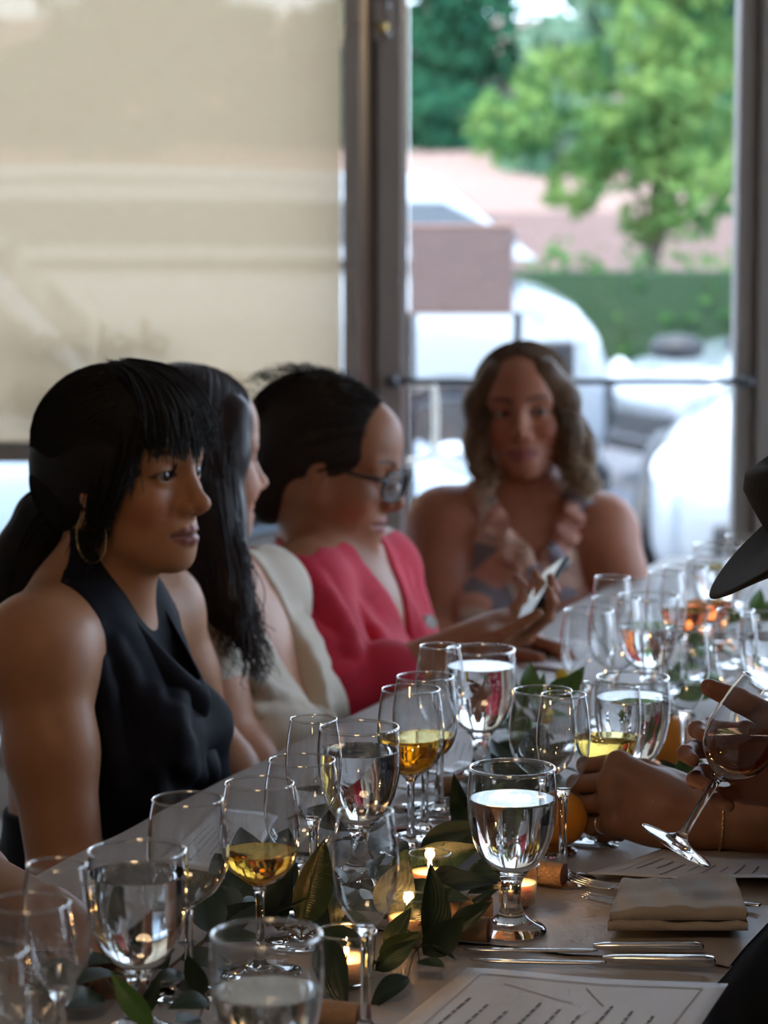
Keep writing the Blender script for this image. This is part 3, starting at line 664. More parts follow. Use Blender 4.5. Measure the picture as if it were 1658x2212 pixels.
# signboard
sg = empty('signboard', (.225, 8.2, GZ)); tag(sg, 'mauve-brown signboard on dark legs in front of the parked cars', 'sign')
box('board', (-.150, -.012, 1.47), (.150, .012, 1.717), M('sign_board', (.155, .11, .107), .7, var=.08, vscale=20), sg, .004); box('board_frame', (-.156, -.014, 1.463), (.156, .016, 1.47), M('sign_frame', (.22, .14, .12), .6), sg); box('board_frame', (-.156, -.014, 1.717), (.156, .016, 1.724), M('sign_frame_top', (.40, .24, .20), .6), sg)
for x in (-.145, .165): box('leg', (x-.012, -.012, 0), (x+.012, .012, 1.47), PLAST, sg)
pl = empty('planter_box', (.545, 8.8, GZ)); tag(pl, 'dark planter standing on the pavement past the white tall car', 'planter'); box('tub', (-.05, -.05, 0), (.05, .05, 1.35), PLAST, pl, .01); box('plinth', (-.06, -.06, 0), (.06, .06, .05), PLAST, pl)
po = empty('lit_edge_post', (.067, 8.9, GZ)); tag(po, 'added slim white post standing in for the lit door edge', 'post'); box('shaft', (-.009, -.009, 0), (.009, .009, 2.9), M('lit_edge_paint', (.82, .86, .92), .5), po); box('post_base', (-.04, -.04, 0), (.04, .04, .02), M('post_base', (.5, .5, .5), .6), po)  # added post, its bright line imitates the lit edge of the door
# low wall and bank behind, hedge
st(box('wall_garden', (-14, 27, GZ), (16, 27.3, 1.15), M('pink_stucco', (.24, .165, .15), .95, var=.08, vscale=3)))
gb = link('hill_bank', mesh('hill_bank', [(-30, 28, 1.0), (40, 28, 1.0), (40, 45, 4.0), (-30, 45, 4.0), (-30, 28, -.2), (40, 28, -.2)], [(0, 1, 2, 3), (4, 5, 1, 0)]), None, [M('dry_bank', (.25, .17, .145), .95, var=.15, vscale=1)]); st(gb)
def leafmat(name, c, c2):
    m, n, l, out = new_mat(name); d = n.new('ShaderNodeBsdfDiffuse'); t = n.new('ShaderNodeBsdfTranslucent'); tc = n.new('ShaderNodeTexCoord'); nz = n.new('ShaderNodeTexNoise'); nz.inputs['Scale'].default_value = 2.2; nz.inputs['Detail'].default_value = 4; l.new(tc.outputs['Object'], nz.inputs['Vector'])
    cr = n.new('ShaderNodeMixRGB'); cr.inputs[1].default_value = (*c, 1); cr.inputs[2].default_value = (*c2, 1); mr = n.new('ShaderNodeMapRange'); mr.inputs[1].default_value = .35; mr.inputs[2].default_value = .65; l.new(nz.outputs['Fac'], mr.inputs[0]); l.new(mr.outputs[0], cr.inputs[0]); l.new(cr.outputs[0], d.inputs[0]); l.new(cr.outputs[0], t.inputs[0])
    mx = n.new('ShaderNodeMixShader'); mx.inputs[0].default_value = .4; l.new(d.outputs[0], mx.inputs[1]); l.new(t.outputs[0], mx.inputs[2]); l.new(mx.outputs[0], out.inputs[0]); return m
def leaf_cloud(blobs, n, size, rg):
    """leaf quads scattered through ellipsoids (centre, radii)"""
    vol = np.array([b[1][0]*b[1][1]*b[1][2] for b in blobs])**(2/3); k = rg.choice(len(blobs), n, p=vol/vol.sum()); C = np.array([b[0] for b in blobs])[k]; Rr = np.array([b[1] for b in blobs])[k]
    d = rg.normal(0, 1, (n, 3)); d /= np.linalg.norm(d, axis=1)[:, None]; p = C+d*Rr*rg.uniform(.55, 1, (n, 1))
    a = rg.normal(0, 1, (n, 3)); a /= np.linalg.norm(a, axis=1)[:, None]; b = np.cross(a, rg.normal(0, 1, (n, 3))); b /= np.linalg.norm(b, axis=1)[:, None]; s = size*rg.uniform(.6, 1.3, (n, 1))
    V = np.stack([p-a*s, p+b*s*.45, p+a*s, p-b*s*.45], 1).reshape(-1, 3); return V, np.arange(4*n).reshape(-1, 4)
BARK = M('bark', (.16, .12, .09), .9, bump=.6, bscale=30)
def tree(loc, blobs, trunk, n, size, mat, label, seed, name='tree'):
    o = empty(name, (*loc, GZ)); tag(o, label, 'tree', None); rg = np.random.default_rng(seed)
    V, Q = leaf_cloud(blobs, n, size, rg); link('foliage', fast_mesh('foliage', V, Q, False), o, [mat])
    h, r = trunk; parts = [tube([(0, 0, 0), (.03, .02, h*.5), (-.02, 0, h), (.02, 0, h*1.5)], [r*1.2, r, r*.85, r*.4], 10)]
    for c, rr in blobs[:6]: parts.append(tube([(0, 0, h*.85), tuple(np.array(c)*.5+np.array((0, 0, h*.45))), tuple(c)], [r*.5, r*.35, r*.12], 6))
    v, f = join_vf(parts); link('trunk', mesh('trunk', v, f), o, [BARK]); return o
LEAF_LIME = leafmat('lime_leaves', (.05, .15, .05), (.23, .34, .10)); LEAF_DARK = leafmat('dark_leaves', (.015, .08, .05), (.05, .17, .09)); LEAF_GREY = leafmat('grey_green_leaves', (.10, .22, .14), (.30, .42, .30)); LEAF_HEDGE = leafmat('hedge_leaves', (.02, .10, .03), (.12, .26, .07))
rg = np.random.default_rng(21)
bl = [((rg.normal(.10, .42), rg.normal(0, .5), rg.uniform(1.75, 4.6)), (rg.uniform(.25, .45), .4, rg.uniform(.2, .4))) for i in range(26)]+[((.0, 0, 1.55), (.28, .3, .20)), ((.42, 0, 1.95), (.35, .3, .25)), ((-.30, 0, 2.2), (.25, .3, .25))]
tree((2.05, 21.5), bl, (1.4, .06), 5200, .085, LEAF_LIME, 'young lime-green tree in front of the garden wall', 31)
for i, (x, y, h, rr, mt, lb) in enumerate(((-.4, 33, 3.6, 1.5, LEAF_DARK, 'dark green tree rising at the door edge'), (1.3, 36, 5.2, 1.5, LEAF_DARK, 'tall dark tree between the lime tree and the door edge'), (2.3, 31.5, 4.0, .8, LEAF_GREY, 'grey-green tree behind the lime tree'), (4.3, 37, 5.2, 1.6, LEAF_DARK, 'tall dark tree behind the lime tree'), (6.6, 35, 4.6, 1.5, LEAF_GREY, 'grey-green tree far beyond the silver car'), (-3.8, 34, 4.4, 1.8, LEAF_DARK, 'dark tree seen through the tan shade'), (-8.0, 35, 4.8, 2.0, LEAF_DARK, 'dark tree at the far side of the shaded window'))):
    r2 = np.random.default_rng(50+i); bb = [((r2.normal(0, rr*.5), r2.normal(0, .6), r2.uniform(1.3, h)), (rr*r2.uniform(.3, .55), .6, rr*r2.uniform(.25, .45))) for k in range(22)]
    tree((x, y), bb, (2.2, .12), 3600, .16, mt, lb, 60+i)
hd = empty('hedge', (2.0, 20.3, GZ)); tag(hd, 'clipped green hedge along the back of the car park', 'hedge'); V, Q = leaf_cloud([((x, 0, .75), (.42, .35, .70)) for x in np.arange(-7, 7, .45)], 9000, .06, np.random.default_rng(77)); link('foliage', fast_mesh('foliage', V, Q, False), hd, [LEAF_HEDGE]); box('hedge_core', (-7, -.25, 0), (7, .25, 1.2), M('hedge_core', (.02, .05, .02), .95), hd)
# ------------------------------------------------------------------ the people at the table
HAIR_BLACK = hair_mat('black_hair', (.008, .007, .007), (.016, .013, .012), .60)
HAIR_DARK = hair_mat('dark_brown_hair', (.012, .008, .008), (.040, .024, .022), .38)
HAIR_CURLY = hair_mat('short_dark_hair', (.012, .009, .008), (.030, .022, .018), .5)
HAIR_BLOND = hair_mat('highlighted_hair', (.030, .018, .011), (.20, .115, .065), .40, ((.72, .47, .27), 1.04, .90))
BLACK_CLOTH = M('black_dress_cloth', (.005, .006, .012), .75, var=.25, vscale=14, bump=.15, bscale=900, spec=.18)
CREAM_CLOTH = M('cream_jersey', (.68, .60, .49), .85, var=.06, vscale=20, bump=.12, bscale=900, sheen=.2)
RED_CLOTH = M('red_knit', (.60, .028, .062), .80, var=.14, vscale=18, bump=.25, bscale=650, sheen=.1, spec=.3)
GOLD = M('gold', (.85, .62, .28), .22, 1.0)
NAVY_DENIM = M('dark_trousers', (.012, .014, .022), .8, bump=.2)
def solid_obj(name, S, boxes, base, parent, mat, post=None):
    V, Q = solid_mesh(S, boxes, post); return obj_world(name, V, Q, base, parent, [mat])
def legs(S, T, pel, knee_z=.47, length=.40, fwd=None):
    """thighs forward to the knees, shins to the floor"""
    pel = np.array(pel); f = np.array([T[0, 0], T[1, 0], 0]); f /= np.linalg.norm(f); y = np.array([-f[1], f[0], 0])
    for s in (-1, 1):
        h = pel+y*s*.09+f*.02; h[2] = knee_z+.07; k = h+f*length; k[2] = knee_z; a = k+f*.03; a[2] = .09; t = a+f*.13; t[2] = .035
        S.cone(h, k, .085, .058, k=.05); S.cone(k, a, .055, .038, k=.03); S.cone(a-f*.03, t, .036, .030, k=.02)
def near_far(pts): return np.min(pts, 0), np.max(pts, 0)
FLORAL = None
# -------------------------------- woman with fringe and halter dress
def woman_halter():
    T = yaw_frame(P(276, 1016, 3.30), -30, 0)
    sl, sr, pel = P(338, 1318, 3.47), P(84, 1412, 3.17), P(210, 2080, 3.33)
    base = np.array([pel[0], pel[1], 0]); TT = torso_frame(sl, sr, pel); nt = to_world(T, [(-.028, 0, -.055)])[0]
    S = Solid(); add_head(S, T, dict(lips=1.08, open=.0054)); add_torso(S, TT, sl, sr, pel, nt, w=.96, bust=.82, neck=.047, shoulder=.044)
    S.cone(to_world(T, [(.0, 0, -.085)])[0], to_world(TT, [(.035, 0, -.01)])[0], .034, .026, k=.03)
    add_arm(S, sr, P(150, 1930, 3.10), P(330, 2010, 3.00), r=(.051, .042, .037, .026)); add_arm(S, sl, P(462, 1640, 3.52), P(560, 1748, 3.42), r=(.044, .036, .033, .025))
    plain_hand(S, P(150, 1930, 3.10), P(330, 2010, 3.00), 1); plain_hand(S, P(462, 1640, 3.52), P(560, 1748, 3.42), -1); legs(S, TT, pel)
    c = T[:3, 3]; bx = [(c-[.125, .125, .155], c+[.13, .125, .13], .0021), ((-.62, 2.95, .60), (.05, 3.72, c[2]-.085), .005), ((-.62, 2.9, .0), (.35, 3.75, .62), .011)]
    V, Q = solid_mesh(S, bx); tone = np.array((.45, .205, .098)); C = np.tile(tone, (len(V), 1))
    paint_head(C, V, T, tone, dict(lip=(.27, .095, .080), blush=.7, open=.0054))
    w = finish_person('person', V, Q, C, base, eyeballs(T, (1, -.02, .02)))
    tag(w, 'woman with black fringe, hoop earrings and black halter dress looking to the right', 'person')
    # dress: the body a few millimetres out, cut along a side-view outline, with a cowl
    B = Solid(); add_torso(B, TT, sl, sr, pel, nt, w=.985, bust=.86, neck=.050, shoulder=.044); legs(B, TT, pel)
    B.T = TT
    for s in (-1, 1): B.cone((.010, s*.055, .055), (.105, s*.045, -.105), .022, .020, k=.03)
    B.cone((.112, -.05, -.115), (.112, .05, -.115), .030, .030, k=.04); B.cone((.105, -.06, -.20), (.085, -.05, -.34), .030, .03, k=.05)
    B.cone((.105, .06, -.20), (.085, .05, -.34), .030, .03, k=.05)
    B.T = np.eye(4)
    px = [(112, 1150), (172, 1150), (205, 1225), (258, 1300), (318, 1362), (378, 1412), (438, 1472), (520, 1490), (760, 1560), (760, 2400), (-260, 2400), (-260, 1800), (60, 1760), (190, 1690), (222, 1610), (224, 1520), (205, 1425), (172, 1340), (140, 1262)]
    pl = [to_local(TT, P(x, y, 3.24)[None])[0][[0, 2]] for x, y in px]
    lo, hi, h = (-.60, 3.0, .62), (.10, 3.62, 1.12), .0042
    D, l0, ax = B.field(lo, hi, h)
    for fp, r in (([(212, 1440), (238, 1560), (268, 1680), (292, 1790)], .007), ([(330, 1500), (352, 1580), (392, 1650), (446, 1690)], .008), ([(250, 1400), (300, 1520), (330, 1640), (345, 1780)], .005), ([(402, 1470), (380, 1530), (388, 1600), (428, 1662)], .007)):
        q = [hit(D-.004, l0, h, x, y, 3.02, 3.6) for x, y in fp]; q = [a for a in q if a is not None]
        if len(q) > 1: B.chain(spline(q, 8), [r]*8, k=.014)
    def cut(D, ax):
        X, Y, Z = ax[0][:, None, None]-TT[0, 3], ax[1][None, :, None]-TT[1, 3], ax[2][None, None, :]-TT[2, 3]
        lx = X*TT[0, 0]+Y*TT[1, 0]+Z*TT[2, 0]; lz = X*TT[0, 2]+Y*TT[1, 2]+Z*TT[2, 2]
        ly = X*TT[0, 1]+Y*TT[1, 1]+Z*TT[2, 1]
        return smax(smax(D-.0045, poly_sd(lx, lz, pl), .003), np.where(lz > -.02, np.abs(ly)-.100-.6*np.clip(.03-lz, 0, .1), -.05), .003)
    solid_obj('halter_dress', B, [(lo, hi, h), ((-.62, 2.9, .0), (.35, 3.75, .64), .012)], base, w, BLACK_CLOTH, cut)
    # cowl: the neckline cloth falling in soft folds between the two straps
    V_, F_ = [], []; nu, nv = 44, 40
    for i in range(nv+1):
        t = i/nv; A = np.array((.004+.050*t, -.062-.050*min(1, t*1.6), .095-.30*t)); Mi = np.array((.128+.030*math.sin(t*2.4)-.012*t, 0, -.050-.26*t)); w_ = .010*math.sin(t*19)*(1-.4*t)
        for j in range(nu+1):
            u = j/nu; s_ = 2*u-1; q = 1-abs(s_)**1.7; p = np.array((A[0]+(Mi[0]-A[0])*q+w_*q, s_*abs(A[1])*(1-.10*q), A[2]+(Mi[2]-A[2])*q)); V_.append(p)
    F_ = [(i*(nu+1)+j, i*(nu+1)+j+1, (i+1)*(nu+1)+j+1, (i+1)*(nu+1)+j) for i in range(nv) for j in range(nu)]
    cw = obj_world('cowl_drape', to_world(TT, np.array(V_)), np.array(F_), base, w, [BLACK_CLOTH]); so = cw.modifiers.new('thick', 'SOLIDIFY'); so.thickness = .0025
    # hair
    H = Solid(); H.T = T
    H.ell((-.018, 0, .034), (.103, .084, .089), k=.02); H.ell((-.058, 0, -.012), (.063, .074, .068), k=.03)
    for s in (-1, 1): H.ell((-.006, s*.060, .010), (.044, .024, .050), k=.02)
    H.ell((.048, 0, .062), (.050, .066, .046), k=.02)
    H.ell((.128, 0, -.035), (.075, .098, .088), k=.012, op='s'); H.ell((.02, 0, -.13), (.09, .12, .085), k=.01, op='s')
    tail = [(-.085, 0, -.045), (-.122, 0, -.066), (-.150, .002, -.108), (-.170, .004, -.160), (-.182, .006, -.225), (-.186, .006, -.30)]
    H.chain(tail, [.030, .034, .036, .033, .028, .016], k=.02); H.T = np.eye(4)
    hv, hq = solid_mesh(H, [(c-[.30, .24, .40], c+[.14, .15, .15], .0032)])
    rg = np.random.default_rng(3); n = 3600
    a = rg.uniform(-1.9, 1.9, n); e = rg.uniform(-.35, 1.5, n); d0 = np.stack([np.cos(a)*np.cos(e), np.sin(a)*np.cos(e), np.sin(e)], 1)
    keep = (d0[:, 2] > .30) | (d0[:, 0] < .45); d0 = d0[keep]; d1 = np.stack([np.full(len(d0), -.80)+rg.normal(0, .05, len(d0)), d0[:, 1]*.35+rg.normal(0, .05, len(d0)), np.full(len(d0), -.50)+rg.normal(0, .06, len(d0))], 1)
    cv = [slerp_curves(T, (-.018, 0, .034), (.1055, .0865, .0915), d0, d1, 14, 1+rg.normal(0, .006, (len(d0), 1))*np.ones((1, 14)))]
    sv, sq = strands(cv[0], .0011, .0005)
    d0 = rg.normal(0, 1, (3200, 3))*np.array((.8, 1.5, .8)); d0[:, 2] = np.abs(d0[:, 2]); d1 = np.stack([rg.normal(-.7, .1, 3200), d0[:, 1]*.25, rg.normal(-.5, .2, 3200)], 1)
    packs = [(hv, hq), (sv, sq), strands(slerp_curves(T, (-.058, 0, -.012), (.0655, .0765, .0705), d0, d1, 12), .0011, .0005)]
    def loc_lock(pts, n, jit, r, m=12, j2=None):
        out = []
        for i in range(n):
            p = np.array(pts, float)+rg.normal(0, 1, 3)*jit; p[-1] += rg.normal(0, 1, 3)*(j2 if j2 is not None else jit); out.append(spline(p, m))
        o = np.array(out); packs.append(strands(to_world(T, o.reshape(-1, 3)).reshape(o.shape), r, r*.35))
    for y in np.linspace(-.066, .066, 64):                  # fringe
        f = math.sqrt(max(0, 1-(y/.080)**2)); x = .030+.068*f; zt = .030+.012*math.sin(y*260)+.10*abs(y)
        if abs(y-.010) < .004: zt += .016
        loc_lock([(-.01, y*.35, .125), (x*.55, y*.75, .113), (x*.95, y*.98, .076), (x+.001, y*1.06, zt)], 9, .0028, .0012, 10, .006)
    for s in (-1, 1):                                       # locks in front of the ears
        for k in range(9):
            t = k/8; loc_lock([(.058-.045*t, s*(.058+.012*t), .060), (.054-.040*t, s*(.073+.004*t), .018), (.036-.034*t, s*(.078+.002*t), -.035), (.014-.024*t, s*.076, -.068-.026*t)], 16, .0030, .0011, 12, .008)
        loc_lock([(.050, s*.056, .072), (.057, s*.064, .045), (.054, s*.070, .020), (.046, s*.075, -.012)], 90, .0045, .0010, 10, .006)
        loc_lock([(.030, s*.077, -.02), (.020, s*.081, -.06), (.006, s*.081, -.09), (-.008, s*.077, -.118)], 20, .004, .0008, 12, .010)
    loc_lock(tail, 420, .0145, .0013, 16, .012)
    V = []; Qs = []; n = 0
    for v, q in packs: V.append(v); Qs.append(q+n); n += len(v)
    obj_world('hair', np.vstack(V), np.vstack(Qs), base, w, [HAIR_BLACK])
    for s in (-1, 1):
        cen = np.array((.000, s*.0745, -.072)); th = np.linspace(0, 2*math.pi, 41)
        pts = to_world(T, np.stack([cen[0]+.024*np.sin(th), cen[1]+.004*np.sin(th)*s, cen[2]+.030*np.cos(th)], 1))-base
        v, f = tube(pts, .0012, 6); link('hoop_earring', mesh('hoop_earring', v, f), w, [GOLD])
    v, f = lathe([(0, -.001), (.0011, 0), (0, .001)], 8); me = mesh('nose_stud', v, f); o = link('nose_stud', me, w, [GOLD]); o.location = Vector(to_world(T, [(.0975, -.0175, -.0385)])[0]-base)
    return w
# -------------------------------- woman with long wavy hair and cream top
def woman_cream():
    T = yaw_frame(P(414, 988, 3.75), 29, 3)
    sl, sr, pel = P(566, 1284, 3.92), P(408, 1388, 3.64), P(470, 1900, 3.76)
    base = np.array([pel[0], pel[1], 0]); TT = torso_frame(sl, sr, pel); nt = to_world(T, [(-.028, 0, -.055)])[0]
    kw = dict(w=1.02, bust=1.10, belly=.02, neck=.050)
    S = Solid(); add_head(S, T, dict(fat=.012, open=.0040)); add_torso(S, TT, sl, sr, pel, nt, **kw)
    add_arm(S, sr, P(505, 1640, 3.62), P(600, 1720, 3.55), r=(.047, .039, .035, .025)); add_arm(S, sl, P(640, 1600, 4.00), P(720, 1660, 3.85))
    plain_hand(S, P(505, 1640, 3.62), P(600, 1720, 3.55), 1); plain_hand(S, P(640, 1600, 4.00), P(720, 1660, 3.85), -1); legs(S, TT, pel)
    c = T[:3, 3]; bx = [(c-[.125, .125, .165], c+[.13, .125, .13], .0024), ((-.45, 3.42, .60), (.12, 4.15, c[2]-.085), .0055), ((-.45, 3.4, .0), (.45, 4.2, .62), .012)]
    V, Q = solid_mesh(S, bx); tone = np.array((.54, .27, .165)); C = np.tile(tone, (len(V), 1)); paint_head(C, V, T, tone, dict(blush=.9))
    w = finish_person('person', V, Q, C, base, eyeballs(T, (1, .05, -.15)))
    tag(w, 'woman with long dark wavy hair and cream knotted top, turned away in profile', 'person')
    B = Solid(); add_torso(B, TT, sl, sr, pel, nt, **{**kw, 'bust': 1.14}); legs(B, TT, pel)
    for sh, el in ((sr, P(505, 1640, 3.62)), (sl, P(640, 1600, 4.0))):
        B.ball(sh, .056, k=.04); B.cone(sh, sh*.72+el*.28, .054, .049, k=.03)
    B.T = TT
    knot = np.array((.132, -.004, -.140))
    for y, z in ((-.13, -.09), (-.12, -.14), (-.11, -.19), (-.08, -.235), (.13, -.09), (.12, -.14), (.11, -.19), (.08, -.235)):
        x = .085; B.chain(spline([(x, y, z), (.124, y*.55, z*.55+knot[2]*.45), tuple(knot)], 6), [.005, .007, .008, .009, .009, .010], k=.007)
    B.ell(knot+[.004, 0, 0], (.016, .017, .026), k=.012); B.cone(knot, knot+[-.012, -.022, -.060], .013, .007, k=.012)
    for k in range(4): B.chain(spline([(.0, .125-.012*k, .035), (.07, .105-.014*k, -.02), (.118, .06-.012*k, -.08), tuple(knot)], 9), [.007]*9, k=.006)
    for k in range(3): B.chain(spline([(.02, -.12-.008*k, .02), (.085, -.10-.004*k, -.06), (.122, -.055, -.105), tuple(knot)], 9), [.006]*9, k=.006)
    B.T = np.eye(4)
    nk = [(-.30, .30), (-.03, .062), (.0, .085), (.030, .100), (.60, .30), (.60, .60), (-.3, .60)]
    def cut(D, ax):
        X, Y, Z = ax[0][:, None, None]-TT[0, 3], ax[1][None, :, None]-TT[1, 3], ax[2][None, None, :]-TT[2, 3]
        lx = X*TT[0, 0]+Y*TT[1, 0]+Z*TT[2, 0]; ly = X*TT[0, 1]+Y*TT[1, 1]+Z*TT[2, 1]; lz = X*TT[0, 2]+Y*TT[1, 2]+Z*TT[2, 2]
        vee = np.abs(ly)-np.clip((lz+.128)*.42, -.02, .062)         # inside the V: negative
        D = smax(D-.005, -np.where(lx > .0, vee, .05), .004)
        return smax(D, np.where(lx <= .0, lz-.040, -.05)+0*ly, .004)
    solid_obj('knotted_top', B, [((-.42, 3.42, .60), (.14, 4.14, 1.0), .0045), ((-.42, 3.42, .40), (.14, 4.14, .63), .012)], base, w, CREAM_CLOTH, cut)
    H = Solid(); H.T = T
    H.ell((-.018, 0, .034), (.104, .085, .090), k=.02); H.ell((-.060, 0, -.05), (.055, .078, .09), k=.03)
    for s in (-1, 1):
        H.chain([(.026, s*.064, .060), (.014, s*.078, .01), (.000, s*.085, -.07), (-.012, s*.085, -.13)], [.024, .024, .028, .032], k=.03)
        H.chain([(-.03, s*.075, .0), (-.04, s*.085, -.09), (-.03, s*.085, -.19)], [.03, .04, .036], k=.03)
    H.ell((.122, 0, -.030), (.082, .092, .112), k=.012, op='s'); H.T = np.eye(4)
    H.chain(spline([P(440, 1100, 3.67), P(462, 1190, 3.65), P(492, 1262, 3.61), P(520, 1340, 3.585)], 9), list(np.linspace(.044, .009, 9)), k=.03); H.chain(spline([P(380, 1150, 3.69), P(400, 1225, 3.67), P(440, 1290, 3.62), P(490, 1345, 3.60)], 9), list(np.linspace(.046, .008, 9)), k=.03)
    hv, hq = solid_mesh(H, [(c-[.17, .20, .34], c+[.15, .16, .15], .0036)]); packs = [(hv, hq)]
    rg = np.random.default_rng(5); n = 2000
    t = rg.uniform(0, 1, n); s = np.where(rg.uniform(0, 1, n) < .7, -1, 1)
    d0 = np.stack([.75-1.5*t, s*rg.uniform(.0, .08, n), np.full(n, .95)-.25*t], 1); d1 = np.stack([.18-1.1*t, s*1.0, np.full(n, -.35)], 1)
    packs.append(strands(slerp_curves(T, (-.014, 0, .034), (.106, .090, .092), d0, d1, 14, 1+rg.normal(0, .008, (n, 1))*np.ones((1, 14))), .0013, .0007))
    def wave(path, n, jit, r, amp, freq, m=30):
        out = []
        for i in range(n):
            p = spline(np.array(path)+rg.normal(0, 1, 3)*jit, m); u = np.linspace(0, 1, m); ph = rg.uniform(0, 6.28); f = freq*rg.uniform(.8, 1.2)
            p = p+np.stack([np.sin(u*f*6.28+ph), np.cos(u*f*6.28+ph), .3*np.sin(u*f*6.28+ph+1)], 1)*(amp*u*rg.uniform(.5, 1.2))[:, None]; out.append(p)
        packs.append(strands(np.array(out), r, r*.4))
    wave([P(470, 1030, 3.655), P(480, 1120, 3.645), P(500, 1220, 3.615), P(522, 1320, 3.585), P(540, 1400, 3.57), P(556, 1455, 3.565)], 110, .010, .0011, .009, 2.0)
    wave([P(450, 1050, 3.66), P(455, 1150, 3.65), P(480, 1250, 3.61), P(505, 1330, 3.585), P(520, 1390, 3.575)], 150, .015, .0012, .011, 2.2)
    wave([P(494, 960, 3.665), P(492, 1060, 3.655), P(506, 1160, 3.63), P(522, 1250, 3.60), P(515, 1330, 3.585)], 90, .006, .0011, .006, 1.8)
    wave([P(420, 1080, 3.67), P(400, 1180, 3.66), P(420, 1250, 3.63), P(470, 1310, 3.60)], 150, .018, .0012, .012, 1.6)
    wave([P(535, 1290, 3.59), P(548, 1360, 3.572), P(545, 1400, 3.57), P(572, 1462, 3.562)], 8, .005, .0011, .010, 1.2)
    V = []; Qs = []; n = 0
    for v, q in packs: V.append(v); Qs.append(q+n); n += len(v)
    obj_world('hair', np.vstack(V), np.vstack(Qs), base, w, [HAIR_DARK])
    cen = np.array((.000, -.080, -.058)); th = np.linspace(0, 2*math.pi, 33)
    pts = to_world(T, np.stack([cen[0]+.016*np.sin(th), cen[1]+0*th, cen[2]+.020*np.cos(th)], 1))-base
    v, f = tube(pts, .0011, 6); link('hoop_earring', mesh('hoop_earring', v, f), w, [GOLD])
    return w
